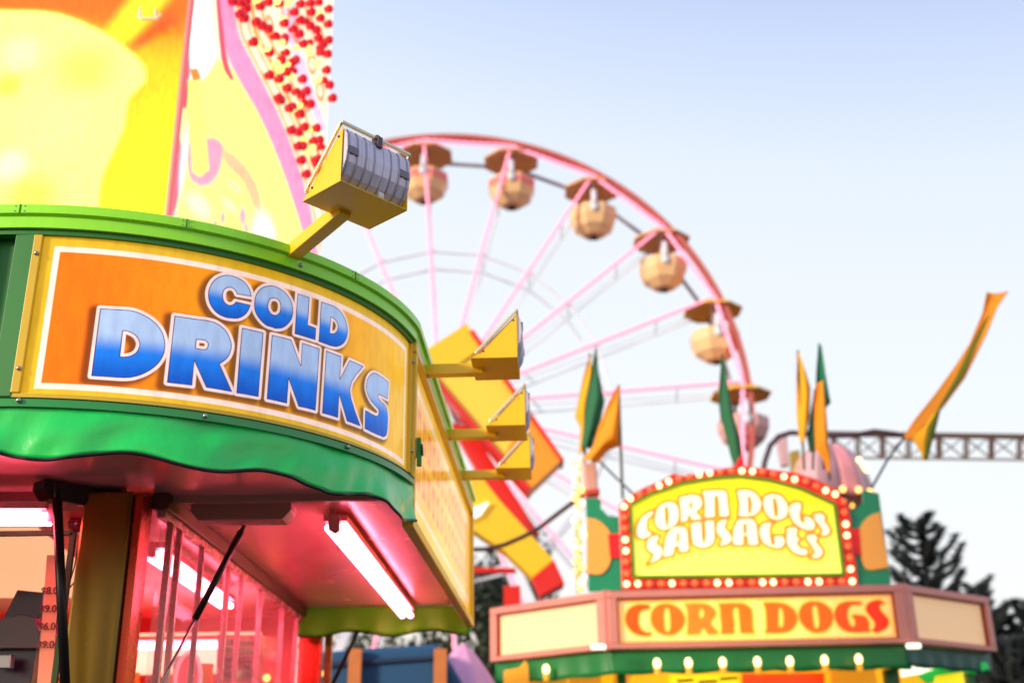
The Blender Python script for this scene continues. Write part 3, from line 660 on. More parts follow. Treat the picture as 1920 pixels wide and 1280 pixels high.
for i in range(44):
    x = random.uniform(430, 614); y = random.uniform(0, 380)
    if x < 448+y*.45: continue
    p = PL2.px(x, y, .045); MB().tube([p-PL2.n*.045, p-PL2.n*.01], .024, 8).sphere(p, random.uniform(.028, .036), 10, 7).build('bulb' if i < 33 else 'amber_bulb', BULB_RED, TW, smooth=True)
# ------------------------------------------------------------ ferris wheel
DW = 34.0; HX, HZ, RR, PH = -2.30, 11.11+CZ, 9.68, 1.638; WD = 1.5
FW = empty('ferris_wheel', (HX, DW+.7, 0), 'tall ferris wheel outlined in pink lights behind the stands', 'ferris wheel')
def wp(k, r, off=0): a = PH-k*math.pi/10; return Vector((HX+r*math.cos(a), DW+off, HZ+r*math.sin(a)))
def ringband(r0, r1, y0, y1, n=120):
    b = MB(); rows_ = []
    for i in range(n+1):
        t = 2*math.pi*i/n; cs_, sn_ = math.cos(t), math.sin(t)
        rows_.append([Vector((HX+r*cs_, DW+y, HZ+r*sn_)) for r, y in ((r0, y0), (r1, y0), (r1, y1), (r0, y1), (r0, y0))])
    return b.grid(rows_)
ringband(RR+.06, RR+.21, .02, .30).build('front_rim', RIMB, FW)
b = MB(); b.tube([wp(k, RR-.05, WD) for k in range(21)], .075, 8); b.build('rear_rim', mat('rim_grey', (160, 148, 158), .5), FW)
for off in (0.1, WD): MB().tube([wp(k, RR*.56, off) for k in range(21)], .045, 6).build('inner_ring', WHEELG, FW)
for k in range(20):
    s_ = MB(); s_.bar(wp(k, .5, .10), wp(k, RR, .10), .05, .05); so_ = s_.build('spoke', WHEELG, FW)
    sub(MB().tube([wp(k, .9, .0), wp(k, RR-.25, .0)], .052, 8, bead=.25, beadlen=.26), 'light_string', LED, so_, smooth=True)
    s_ = MB(); a_, b_ = wp(k, .5, WD), wp(k, RR, WD); s_.bar(a_, b_, .055, .055)
    c_, d_ = wp(k, .8, WD*.35), wp(k, RR*.93, WD*.75); s_.bar(c_, d_, .035, .035)
    for q in (.3, .55, .78): s_.bar(a_.lerp(b_, q), wp(k, RR*q, .1), .03, .03)
    s_.build('spoke', WHEELG, FW)
    MB().tube([wp(k, RR-.06, 0), wp(k+1, RR-.06, 0)], .068, 8, bead=.22, beadlen=.26).build('rim_light', LED, FW, smooth=True)
MB().tube([(HX, DW-.3, HZ), (HX, DW+WD+.3, HZ)], .6, 20).build('hub', mat('hub_red', (190, 50, 60), .4), FW)
for sx in (-1, 1):
    for y in (-.5, WD+.5): MB().bar((HX, DW+y, HZ), (HX+sx*5.5, DW+y, .1), .3, .3).build('leg', WHEELG, FW)
# gondolas
def gondola(k, tubm, canm, lab):
    p = wp(k, RR-.02, WD/2+.02); G = empty('gondola', p+Vector((0, 0, -1.9)), lab, 'gondola', 'gondolas hanging on the ferris wheel')
    can = MB(); n = 8; r_ = 1.0
    ring = lambda r, z: [p+Vector((r*math.cos(math.pi/8+2*math.pi*i/n), r*math.sin(math.pi/8+2*math.pi*i/n), z)) for i in range(n)]
    def lathe(prof):
        m_ = MB(); rows_ = []
        for r, z in prof: q = ring(max(r, .001), z); rows_.append(q+[q[0]])
        return m_.grid(rows_)
    lathe([(.03, .22), (.42, .12), (r_, -.2), (r_, -.26), (.86, -.24), (.3, -.05), (.03, -.02)]).build('canopy', canm, G)
    lathe([(.6, -1.04), (.8, -1.02), (.84, -1.1), (.82, -1.38), (.68, -1.72), (.36, -1.96), (.03, -1.99)]).build('tub', tubm[0], G)
    if tubm[1]: lathe([(.845, -1.12), (.86, -1.13), (.835, -1.38), (.82, -1.37)]).build('stripe', tubm[1], G)
    MB().tube([p+Vector((0, 0, -.1)), p+Vector((0, 0, -1.9))], .05).build('post', WHEELG, G)
    MB().sphere(p+Vector((.0, -.8, -1.22)), .15, 10, 8, (1, .6, 1.2)).tube([p+Vector((0, -.72, -.6)), p+Vector((0, -.8, -1.2))], .10).build('centre_cover', mat('pale_cover', (226, 226, 238), .3), G, smooth=True)
    MB().tube([p+Vector((0, -WD/2-.02, -.03)), p+Vector((0, WD/2, -.03))], .05).build('axle', WHEELG, G)
    MB().box(p+Vector((0, 0, -2.02)), (.22, .22, .08)).build('foot', BLKMET, G)
TOR = mat('gondola_orange', (255, 204, 150), .4, coat=.2, noise=.1); TPK = mat('gondola_coral', (255, 130, 124), .4, noise=.1); CAN = mat('canopy_brown', (236, 178, 120), .5, noise=.12); TMA = mat('gondola_mauve', (226, 164, 160), .4)
CAY = mat('canopy_amber', (250, 186, 70), .5, noise=.1)
gl = {0: ((TOR, TPK), CAN, 'coral and cream gondola at the very top of the wheel beside the near flood light'), 1: ((TOR, TPK), CAN, 'coral and cream gondola second from the top of the wheel'), 2: ((TOR, None), CAN, 'orange gondola third from the top, on the upper right curve'), 3: ((TOR, None), CAN, 'orange gondola fourth from the top, half hidden behind no flag'), 4: ((TOR, None), CAY, 'peach gondola with amber canopy at the right of the wheel above the green flag'), 5: ((TMA, None), CAY, 'mauve and peach gondola lowest on the right, behind the lone green flag')}
gl[3] = (gl[3][0], gl[3][1], 'orange gondola fourth from the top, just inside the pink rim')
for k, v in gl.items(): gondola(k, *v)
for k in (-1, -2): gondola(k, (TOR, None), CAN, 'orange gondola on the hidden left side of the wheel, number %s' % {-1: 'one', -2: 'two'}[k]) if False else None

# ------------------------------------------------------------ yellow and red ride arms
RD = empty('slide_ride', at(930, 900, 20)*1.0, 'yellow ride with broad tilted planks edged in red behind the flood lights', 'fairground ride')
RD.location = (RD.location.x, 20, 0)
RY1 = mat('ride_yellow', (250, 200, 20), .4, coat=.2, noise=.05); RY2 = mat('ride_pale_yellow', (252, 212, 66), .4, coat=.2); RO = mat('ride_orange', (250, 156, 24), .4, coat=.2); RRD = mat('ride_red', (226, 26, 16), .4, coat=.2)
quadprism([(788, 665), (875, 608), (935, 692), (1000, 790), (940, 862), (812, 700)], 20.0, .5, 'plank', RY2, RD, .02)
quadprism([(788, 662), (875, 606), (905, 650), (850, 690), (800, 690)], 19.95, .1, 'plank_top', RY1, RD, .01)
quadprism([(985, 770), (1055, 861), (993, 920), (940, 862)], 19.96, .5, 'plank_end', RO, RD, .02)
quadprism([(798, 699), (812, 699), (996, 916), (990, 922)], 19.9, .62, 'edge_rail', RRD, RD, .01); quadprism([(880, 622), (887, 616), (1058, 861), (1051, 863)], 19.9, .62, 'edge_rail', RRD, RD, .01)
quadprism([(840, 790), (882, 800), (1012, 1000), (975, 1010), (905, 900)], 20.8, .4, 'red_beam', RRD, RD, .02)
quadprism([(868, 900), (905, 895), (940, 940), (1039, 1049), (998, 1083), (948, 1034), (875, 985)], 19.4, .5, 'lower_plank', RY1, RD, .02)
quadprism([(1039, 1049), (1059, 1093), (1014, 1117), (997, 1083)], 19.35, .55, 'red_cap', RRD, RD, .02)
quadprism([(868, 1062), (966, 1064), (968, 1071), (868, 1073)], 20.4, .2, 'red_rail', RRD, RD, .01)
quadprism([(873, 958), (917, 940), (900, 965), (874, 977)], 19.3, .05, 'white_glare', mat('glare_white', (255, 255, 255), .3, emit=(255, 255, 255), es=1), RD, .005)  # glowing sheet put in for a white glare on the plank, no lamp here
MB().bar(at(960, 1100, 20.6), Vector((at(960, 1100, 20.6).x, 20.6, 0)), .3).build('mast', RRD, RD)
cb_ = MB().tube([at(x, y, 17) for x, y in ((840, 1026), (876, 1030), (910, 1029), (945, 1021), (980, 1006), (1010, 990), (1040, 967), (1065, 948), (1097, 926))], .035, 8).build('cable', mat('brown_rubber', (78, 46, 36), .6), None, smooth=True)
tag(cb_, 'thick brown cable sagging across the lower yellow plank towards the corn dog sign', 'cable')
cb_ = MB().tube([at(x, y, 16) for x, y in ((1118, 858), (1150, 890), (1200, 938))], .016, 6).tube([at(1162, 835, 16), at(1166, 930, 16)], .012, 6).build('guy_wire', BLKMET, None); tag(cb_, 'thin dark crossed wires between the left flags and the marquee sign', 'wire')

# ------------------------------------------------------------ corn dog stand
c0, c1_, c2_, c3_ = Vector((-.311, 14.94, 0)), Vector((1.076, 13.65, 0)), Vector((4.528, 13.44, 0)), Vector((5.937, 14.565, 0))
CD = empty('corn_dog_stand', (2.8, 15.2, 0), 'green and pink corn dog stand with a lit fascia sign reading CORN DOGS', 'food stand')
FT, FB = 3.608, 2.943
PF = Plane(c1_, c2_); PLft = Plane(c0, c1_); PRt = Plane(c2_, c3_)
FRAME = mat('rose_frame', (222, 138, 124), .38, metal=.1, noise=.1); FRAMEL = mat('rose_frame_inner', (150, 48, 26), .45)
def fascia(pl, L, face, a=None):
    m_ = MB(); ang = math.atan2(pl.d.y, pl.d.x); rot = Matrix.Rotation(ang, 3, 'Z'); H = FT-FB
    def b(u0, u1, z0, z1, off, th): c = pl.pt((u0+u1)/2, (z0+z1)/2, off); m_.box(c, (u1-u0, th, z1-z0), rot)
    b(.01, L-.01, FT-.085, FT, .0, .10); b(.01, L-.01, FB, FB+.055, .0, .10); b(.01, .12, FB+.056, FT-.086, .0, .10); b(L-.12, L-.01, FB+.056, FT-.086, .0, .10)
    o = m_.build('fascia_frame', FRAME, CD, bevel=.008)
    m_ = MB(); b(.12, L-.12, FT-.103, FT-.086, -.01, .05); b(.12, L-.12, FB+.056, FB+.068, -.01, .05); b(.12, .135, FB+.068, FT-.103, -.01, .05); b(L-.135, L-.12, FB+.068, FT-.103, -.01, .05)
    sub(m_, 'gasket', FRAMEL, o)
LF, LL, LR = (c2_-c1_).length, (c1_-c0).length, (c3_-c2_).length
fascia(PF, LF, None); fascia(PLft, LL, None); fascia(PRt, LR, None)
for pl, L in ((PLft, LL), (PRt, LR)):
    m_ = MB(); c = pl.pt(L/2, (FT+FB)/2, -.03); m_.box(c, (L-.2, .02, FT-FB-.12), Matrix.Rotation(math.atan2(pl.d.y, pl.d.x), 3, 'Z')); m_.build('blank_panel', mat('peach_panel', (246, 200, 152), .5, emit=(255, 206, 150), es=.36), CD)
def dist_let(pl, ox, oy, k, *polys): return [[pl.uz(*q) for q in smoothpoly(crop(p, ox, oy, k))] for p in polys]
k7 = 7.111; F1 = (1160, 1100, k7); F2 = (1420, 1100, k7)
FL = [dist_let(PF, *F1, [(410,225),(420,295),(330,300),(285,340),(270,420),(280,510),(320,570),(380,595),(450,600),(430,645),(300,645),(190,600),(110,510),(85,410),(110,320),(180,250),(280,220)]),
 dist_let(PF, *F1, [(440,330),(500,250),(600,213),(700,220),(800,270),(870,350),(890,430),(870,510),(810,590),(720,635),(620,635),(520,590),(455,510),(430,420)], [(612,310),(660,270),(680,320),(692,440),(685,560),(650,590),(625,560),(610,440)]),
 dist_let(PF, *F1, [(880,215),(1100,210),(1220,240),(1300,310),(1300,370),(1250,440),(1240,490),(1290,550),(1335,590),(1320,625),(1185,625),(1150,550),(1120,550),(1085,625),(905,630),(920,570),(915,300)], [(1085,290),(1115,280),(1138,330),(1130,390),(1100,410),(1080,380)]),
 dist_let(PF, *F1, [(1330,212),(1620,205),(1710,230),(1775,290),(1790,400),(1800,560),(1830,610),(1630,612),(1615,450),(1600,290),(1560,265),(1530,310),(1545,450),(1545,618),(1360,622),(1375,560),(1365,400),(1350,260)]),
 dist_let(PF, *F2, [(80,200),(270,197),(400,225),(500,300),(545,400),(520,500),(440,580),(330,607),(115,610),(110,570),(125,550),(115,300)], [(285,290),(318,270),(345,330),(355,430),(345,510),(318,530),(292,500),(290,400)]),
 dist_let(PF, *F2, [(560,330),(600,240),(690,190),(800,183),(900,215),(980,280),(1020,360),(1015,450),(960,550),(870,595),(760,600),(660,550),(590,470),(560,400)], [(740,270),(780,235),(805,280),(825,400),(828,500),(810,545),(775,540),(760,460),(745,350)]),
 dist_let(PF, *F2, [(1400,185),(1395,235),(1330,235),(1260,240),(1220,300),(1215,390),(1240,480),(1275,520),(1305,510),(1305,430),(1270,390),(1275,362),(1400,365),(1470,400),(1500,470),(1500,550),(1540,580),(1440,598),(1250,598),(1130,550),(1050,450),(1030,350),(1060,260),(1130,200),(1250,180)]),
 dist_let(PF, *F2, [(1720,215),(1690,225),(1660,220),(1645,270),(1680,330),(1740,390),(1770,450),(1750,520),(1690,570),(1600,605),(1560,590),(1530,570),(1570,520),(1560,450),(1500,380),(1455,310),(1455,250),(1500,195),(1600,160),(1660,170)])]
FA = Art(.135, LF-.135, FB+.066, FT-.10, .007)
w_ = ss(np.clip(1-np.abs(FA.U/LF-.5)*2.1, 0, 1))[..., None]
FA.C = L3((255, 200, 130))*(1-w_)+L3((255, 236, 120))*w_
ed = np.minimum(np.minimum(FA.U-.135, LF-.135-FA.U), np.minimum(FT-.10-FA.Z, FA.Z-FB-.066)); FA.mask(.8*ss(1-ed/.05), (255, 150, 40))
dall = np.full(FA.U.shape, 1e9)
for l in FL: dall = np.minimum(dall, sdf(FA.U, FA.Z, l))
FA.mask(.75*ss(1-dall/.06), (255, 205, 50))
for i, l in enumerate(FL):
    c_ = [(255, 80, 8), (255, 104, 16), (255, 122, 30), (255, 112, 14), (255, 104, 16), (255, 96, 12), (255, 76, 12), (252, 46, 10)][i]; FA.poly(l, c_, .012)
FA.build('lettered_panel', PF.fn(-.03), artmat('corn_dogs_print', .72, .35, .2), CD)
# corner posts between fascias, lit caps
for p_ in (c1_, c2_):
    MB().box((p_.x, p_.y+.02, (FT+FB)/2), (.10, .10, FT-FB+.03), Matrix.Rotation(.4, 3, 'Z')).build('corner_mullion', FRAME, CD, bevel=.012)
# green valances
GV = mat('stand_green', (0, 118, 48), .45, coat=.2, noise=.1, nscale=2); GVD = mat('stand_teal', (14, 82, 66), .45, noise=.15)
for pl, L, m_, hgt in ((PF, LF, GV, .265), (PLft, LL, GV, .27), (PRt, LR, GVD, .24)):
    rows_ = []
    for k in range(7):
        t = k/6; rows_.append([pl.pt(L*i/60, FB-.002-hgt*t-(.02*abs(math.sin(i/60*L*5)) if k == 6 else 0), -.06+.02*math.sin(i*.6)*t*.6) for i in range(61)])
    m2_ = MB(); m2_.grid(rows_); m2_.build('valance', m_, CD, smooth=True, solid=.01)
m_ = MB(); m_.prism([c0+Vector((0, 0, FT-.04)), c1_+Vector((0, .05, FT-.04)), c2_+Vector((0, .05, FT-.04)), c3_+Vector((0, 0, FT-.04)), Vector((5.9, 17.5, FT-.04)), Vector((-.3, 17.5, FT-.04))], (0, 0, .03)); m_.build('roof', mat('roof_grey', (150, 120, 120), .6), CD)
m_ = MB(); m_.prism([c0+Vector((.1, .1, FB+.02)), c1_+Vector((.05, .12, FB+.02)), c2_+Vector((-.05, .12, FB+.02)), c3_+Vector((-.1, .1, FB+.02)), Vector((5.8, 17.5, FB+.02)), Vector((-.2, 17.5, FB+.02))], (0, 0, .03)); m_.build('soffit', mat('cream_soffit', (235, 225, 180), .5), CD)
# lit interior
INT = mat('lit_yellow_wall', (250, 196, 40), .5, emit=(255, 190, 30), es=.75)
MB().box((2.9, 15.35, 1.45), (5.6, .06, 2.9)).build('back_wall', INT, CD)
MB().box((1.25, 14.1, 1.35), (.10, .10, 2.7)).build('post', GV, CD); MB().box((4.42, 13.95, 1.35), (.16, .12, 2.7)).build('post', GV, CD)
MB().box((0.05, 14.95, 1.35), (.08, .08, 2.7)).build('post', GV, CD); MB().box((5.6, 14.6, 1.35), (.08, .08, 2.7)).build('post', GV, CD)
MB().box((2.85, 13.75, .55), (3.2, .1, 1.1)).build('lower_wall', GV, CD); MB().box((2.85, 13.6, 1.12), (3.3, .4, .05)).build('counter', STEEL, CD)
quadprism([(1392, 1262), (1546, 1260), (1550, 1400), (1394, 1400)], 14.3, .05, 'menu_board', mat('menu_red', (240, 60, 14), .5, emit=(255, 62, 8), es=.7), CD, .005)
quadprism([(1255, 1264), (1386, 1263), (1388, 1400), (1256, 1400)], 14.35, .05, 'menu_board', mat('menu_yellow', (255, 224, 30), .5, emit=(255, 220, 20), es=.8), CD, .005)
mk = MB()
for x0, x1, y in ((1270, 1300, 1273), (1310, 1345, 1275), (1350, 1384, 1269)): mk.prism([at(x0, y, 14.33), at(x1, y-2, 14.33), at(x1, y+3, 14.33), at(x0, y+5, 14.33)], (0, .01, 0))
mk.build('menu_mark', mat('menu_mark', (120, 90, 10), .5), CD)
# golden cut-outs, lit signs under the valance
GOLD = mat('gold_board', (246, 168, 40), .4, emit=(255, 170, 40), es=.5)
for pts in ([(945, 1256), (975, 1250), (985, 1236), (992, 1250), (1030, 1252), (1060, 1256), (1068, 1300), (944, 1300)], [(1062, 1254), (1090, 1252), (1110, 1244), (1125, 1254), (1132, 1300), (1072, 1300)], [(1150, 1262), (1158, 1250), (1164, 1234), (1174, 1250), (1192, 1256), (1180, 1275), (1186, 1300), (1148, 1300)],
            [(1556, 1246), (1612, 1244), (1640, 1250), (1650, 1300), (1560, 1300)], [(1670, 1246), (1692, 1250), (1690, 1300), (1668, 1300)]):
    quadprism(pts, 14.6, .05, 'gold_cutout', GOLD, CD, .008)
WL = mat('white_lit_panel', (255, 255, 240), .4, emit=(255, 252, 225), es=1.6)
quadprism([(1688, 1240), (1722, 1232), (1724, 1262), (1692, 1268)], 14.4, .05, 'lit_panel', WL, CD, .005); quadprism([(1727, 1236), (1760, 1236), (1758, 1250), (1726, 1262)], 14.4, .05, 'lit_panel', WL, CD, .005)
quadprism([(1756, 1266), (1806, 1258), (1812, 1300), (1750, 1300)], 14.2, .05, 'yellow_panel', mat('lit_yellow_panel', (255, 235, 20), .4, emit=(255, 235, 0), es=.7), CD, .005)
quadprism([(1720, 1264), (1790, 1240), (1850, 1240), (1856, 1252), (1830, 1262), (1800, 1258), (1740, 1282)], 14.45, .05, 'lit_valance', mat('lit_green', (40, 200, 100), .4, emit=(30, 210, 90), es=.3), CD, .008)
# tube and bulbs under the front
tl = empty('tube_light', at(1370, 1252, 13.9), 'long yellow-white fluorescent lamp under the front valance of the corn dog stand', 'fluorescent lamp')
MB().tube([at(1195, 1254, 13.95), at(1550, 1248, 13.95)], .04, 10).build('lamp_tube', mat('warm_tube', (255, 255, 200), .3, emit=(255, 244, 170), es=4), tl, smooth=True)
MB().bar(at(1190, 1249, 13.99)+Vector((0, .06, .04)), at(1556, 1243, 13.99)+Vector((0, .06, .04)), .1, .04).build('housing', mat('green_housing', (40, 110, 40), .5), tl)
wb = [(1232, 1243), (1291, 1242), (1355, 1241), (1420, 1240), (1481, 1239), (1546, 1237), (1610, 1235), (1024, 1254)]
for i, (x, y) in enumerate(wb):
    p = at(x, y, 13.35 if i < 7 else 14.2); tb = empty('valance_bulb', p, 'bare white bulb standing in a row along the green valance of the corn dog stand' if i < 7 else 'single white bulb under the left side of the corn dog stand valance', 'bulb', 'bulbs along the corn dog stand valance' if i < 7 else None)
    MB().sphere(p, .042, 12, 8, (1, 1, 1.4)).build('glass', BULB_ON, tb, smooth=True); MB().tube([p-Vector((0, 0, .05)), p-Vector((0, 0, .13))], .035).build('socket', GOLD, tb)
for x, y in ((1713, 1210), (1122, 1212)):
    p = at(x, y, 13.3); b_ = MB().box(p, (.17, .05, .06)).build('corner_lamp', WL, CD, bevel=.02); 

# ------------------------------------------------------------ marquee sign on the stand roof
PM = Plane(c1_+Vector((0, .55, 0)), c2_+Vector((0, .55, 0)))
MQ = empty('marquee_sign', PM.pt(LF/2, FT), 'arched red marquee sign ringed with bulbs reading CORN DOGS SAUSAGES on glowing yellow', 'illuminated sign')
def PUs(pts): return [PM.uz(*q) for q in pts]
outer = [(1166, 1104), (1160, 946), (1180, 928), (1210, 912), (1240, 900), (1262, 887), (1282, 892), (1320, 884), (1385, 872), (1440, 878), (1490, 885), (1530, 897), (1565, 916), (1592, 946), (1610, 1098)]
face = [(1188, 1082), (1182, 948), (1220, 927), (1280, 907), (1340, 897), (1385, 894), (1440, 901), (1500, 917), (1564, 946), (1581, 1078)]
def plprism(pl, pts, off0, off1, name, m, par, bev=.01, smoothp=False):
    pts = smoothpoly(pts) if smoothp else pts
    q = [pl.uz(*p) for p in pts]; return MB().prism([pl.pt(u, z, off0) for u, z in q], pl.n*(off1-off0)).build(name, m, par, bevel=bev)
MRED = mat('marquee_red', (226, 30, 8), .4, coat=.2, emit=(240, 30, 0), es=.12)
plprism(PM, outer, .0, -.25, 'box', MRED, MQ, .01)
gb = [PM.pt(*PM.uz(x, y), .03) for x, y in face]; gm = MB()
for i in range(len(gb)): gm.bar(gb[i], gb[(i+1) % len(gb)], .035, .07, upv=(0, 1, 0))
gm.build('green_trim', mat('olive_trim', (84, 140, 10), .4), MQ)
q = PUs(face); us = [a for a, b in q]; zs = [b for a, b in q]
MA = Art(min(us), max(us), min(zs), max(zs), .007)
K5 = 5.3333; G1 = (1150, 860, K5); G2 = (1370, 860, K5)
ML = [dist_let(PM, *G1, [(420,510),(380,570),(345,600),(335,680),(350,730),(400,740),(330,790),(270,795),(230,760),(235,680),(280,590),(340,540)]),
 dist_let(PM, *G1, [(420,560),(450,480),(520,435),(590,430),(640,470),(655,550),(640,630),(580,690),(490,710),(430,670),(415,610)], [(518,480),(542,480),(552,560),(545,660),(528,670),(518,580)]),
 dist_let(PM, *G1, [(655,385),(800,355),(870,380),(888,440),(872,490),(825,530),(895,600),(790,615),(755,555),(735,620),(670,635),(675,550)], [(765,430),(785,440),(785,490),(765,500)]),
 dist_let(PM, *G1, [(890,320),(1090,312),(1135,350),(1145,450),(1160,575),(1060,578),(1052,450),(1040,370),(1012,370),(1015,580),(910,590),(915,450)]),
 dist_let(PM, *G2, [(60,315),(170,310),(250,345),(300,420),(300,490),(260,550),(180,575),(75,575),(85,450)], [(168,380),(190,375),(207,450),(197,540),(175,545),(176,450)]),
 dist_let(PM, *G2, [(320,430),(350,370),(420,350),(500,370),(560,440),(575,520),(550,580),(480,610),(410,600),(350,540)], [(422,400),(445,395),(467,480),(467,570),(445,580),(430,500)]),
 dist_let(PM, *G2, [(590,470),(640,435),(700,440),(705,490),(690,560),(700,620),(735,640),(730,570),(800,590),(840,640),(840,690),(800,715),(700,690),(620,620),(585,540)]),
 dist_let(PM, *G2, [(830,550),(910,540),(950,585),(935,620),(980,680),(995,730),(950,770),(890,760),(920,720),(880,660),(835,600)]),
 dist_let(PM, *G1, [(430,765),(462,770),(440,820),(430,850),(480,880),(492,940),(460,1000),(390,1035),(340,1052),(390,990),(400,950),(345,910),(330,860),(360,790)]),
 dist_let(PM, *G1, [(620,680),(700,675),(738,720),(755,920),(660,935),(650,870),(612,880),(598,965),(495,985),(515,820),(550,730)], [(640,740),(655,740),(655,820),(632,830)]),
 dist_let(PM, *G1, [(775,640),(880,625),(888,780),(905,850),(920,780),(915,620),(1005,610),(1012,780),(990,850),(930,885),(850,885),(790,830)]),
 dist_let(PM, *G1, [(1145,600),(1130,640),(1112,690),(1160,740),(1188,800),(1160,840),(1090,870),(1058,862),(1090,800),(1040,750),(1030,680),(1060,620)]),
 dist_let(PM, *G2, [(80,600),(200,600),(252,650),(278,860),(175,865),(165,770),(128,770),(125,865),(20,860),(28,700)], [(130,650),(155,650),(155,740),(130,745)]),
 dist_let(PM, *G2, [(440,635),(400,660),(390,740),(410,850),(440,860),(430,770),(520,770),(548,830),(510,890),(430,892),(340,850),(290,770),(290,690),(340,640)]),
 dist_let(PM, *G2, [(560,690),(640,680),(665,700),(658,780),(700,800),(665,830),(680,880),(765,905),(770,955),(700,965),(610,920),(560,840)]),
 dist_let(PM, *G2, [(760,760),(830,750),(872,790),(850,830),(912,900),(918,950),(880,992),(795,990),(840,930),(800,860),(758,800)])]
dm_ = np.full(MA.U.shape, 1e9)
for l in ML: dm_ = np.minimum(dm_, sdf(MA.U, MA.Z, l))
hz_ = ((MA.Z-min(zs))/(max(zs)-min(zs)))[..., None]
MA.C = L3((255, 255, 100))*(1-ss((hz_-.3)/.5))+L3((255, 240, 30))*ss((hz_-.3)/.5)
MA.mask(.9*ss(1-dm_/.085), (255, 206, 20)); MA.mask(.95*ss(1-(dm_-.008)/.036), (228, 104, 0)); MA.mask(ss(.5-(dm_+.007)/.016), (255, 252, 205))
ins = sdf(MA.U, MA.Z, [PUs(face)])
MA.build('lettered_face', PM.fn(.012), artmat('marquee_print', .72, .35, .1), MQ)
# trim face to the arch (drop the grid faces outside the outline)
fo = MQ.children[-1]; bm = bmesh.new(); bm.from_mesh(fo.data); bm.verts.ensure_lookup_table(); fl_ = ins.ravel()
bmesh.ops.delete(bm, geom=[v for v in bm.verts if fl_[v.index] > .01], context='VERTS'); bm.to_mesh(fo.data); bm.free()
bulbs = []
for x, l in ((1175,1),(1196,1),(1218,0),(1240,0),(1260,1),(1282,0),(1303,0),(1325,0),(1345,1),(1367,1),(1388,0),(1410,0),(1430,1),(1450,1),(1472,0),(1493,0),(1515,1),(1536,1),(1557,0),(1578,0),(1598,1)): bulbs.append((x, 1094-(x-1175)*.012, l))
for y, l in ((949,1),(970,0),(990,0),(1011,1),(1032,1),(1053,0),(1074,0)): bulbs.append((1170+(y-949)*.04, y, l))
for x, y, l in ((1182,934,1),(1200,926,0),(1219,918,0),(1236,910,1),(1254,902,1),(1273,897,0),(1292,893,0),(1311,889,1),(1331,886,1),(1351,884,0),(1371,882,0),(1391,882,1),(1411,883,1),(1430,884,0),(1450,888,0),(1470,893,1),(1490,898,1),(1511,902,0),(1530,911,0),(1548,919,1),(1566,926,1),(1582,940,0),(1583,960,0),(1586,982,1),(1588,1003,1),(1590,1024,0),(1593,1045,0),(1595,1066,1)): bulbs.append((x, y, l))
for x, y, l in bulbs:
    p = PM.px(x, y, .05); MB().tube([PM.px(x, y, 0), p], .03, 8).sphere(p, .038 if l else .042, 12, 8).build('bulb' if l else 'unlit_bulb', BULB_ON if l else BULB_OFF, MQ, smooth=True)
# flanking cut-out boards
TEAL = mat('teal_board', (0, 140, 92), .4, coat=.2, noise=.06); ORD = mat('orange_disc', (250, 168, 72), .4, emit=(255, 160, 60), es=.12); REDT = mat('red_tab', (240, 12, 20), .4)
for lab, pts, disc, tab in (('teal cut-out board with orange half disc at the left of the marquee sign', [(1098, 932), (1120, 930), (1128, 935), (1126, 950), (1140, 964), (1163, 967), (1166, 1104), (1103, 1106)], [(1100, 968), (1122, 974), (1140, 990), (1149, 1010), (1147, 1040), (1140, 1062), (1125, 1075), (1100, 1073)], [(1140, 1000), (1166, 998), (1168, 1043), (1144, 1044)]),
                            ('teal cut-out board with orange half disc at the right of the marquee sign', [(1588, 955), (1608, 950), (1620, 940), (1620, 915), (1650, 922), (1673, 1092), (1606, 1096), (1598, 1030)], [(1651, 958), (1630, 966), (1615, 985), (1612, 1005), (1616, 1040), (1622, 1060), (1635, 1067), (1667, 1062)], [(1597, 990), (1612, 989), (1616, 1040), (1600, 1036)])):
    p = PM.px(pts[-1][0], pts[-1][1], -.05); WB = empty('wing_board', p, lab, 'sign board', 'teal boards either side of the marquee')
    plprism(PM, pts, -.06, -.12, 'board', TEAL, WB, .004); plprism(PM, disc, -.03, -.058, 'disc', ORD, WB, .004, True); plprism(PM, tab, -.02, -.028, 'tab', REDT, WB, .002)
# post and light string at the left of the marquee
cpx = empty('light_column', at(1086, 1105, 15.2), 'tall narrow column covered in golden bulbs left of the teal board', 'light column')
MB().bar(at(1086, 1110, 15.3), at(1083, 858, 15.3), .08).build('pole', mat('gold_pole', (232, 176, 120), .4), cpx)
for i in range(40):
    t = i/39; p = at(1080+random.uniform(-5, 12)+t*4, 862+t*240+random.uniform(-4, 4), 15.15); MB().sphere(p, random.choice((.03, .038, .045)), 10, 7).build('bulb', BULB_GOLD if random.random() < .5 else BULB_ON, cpx, smooth=True)
pk = empty('padded_post', at(1110, 930, 14.9), 'short pink post with red band under the left group of flags', 'post')
quadprism([(1092, 866), (1118, 866), (1122, 918), (1098, 922)], 14.9, .2, 'pad', mat('pad_pink', (222, 162, 144), .5), pk, .03); quadprism([(1096, 918), (1124, 915), (1125, 924), (1100, 926)], 14.88, .24, 'band', mat('band_red', (210, 70, 50), .5), pk, .01)
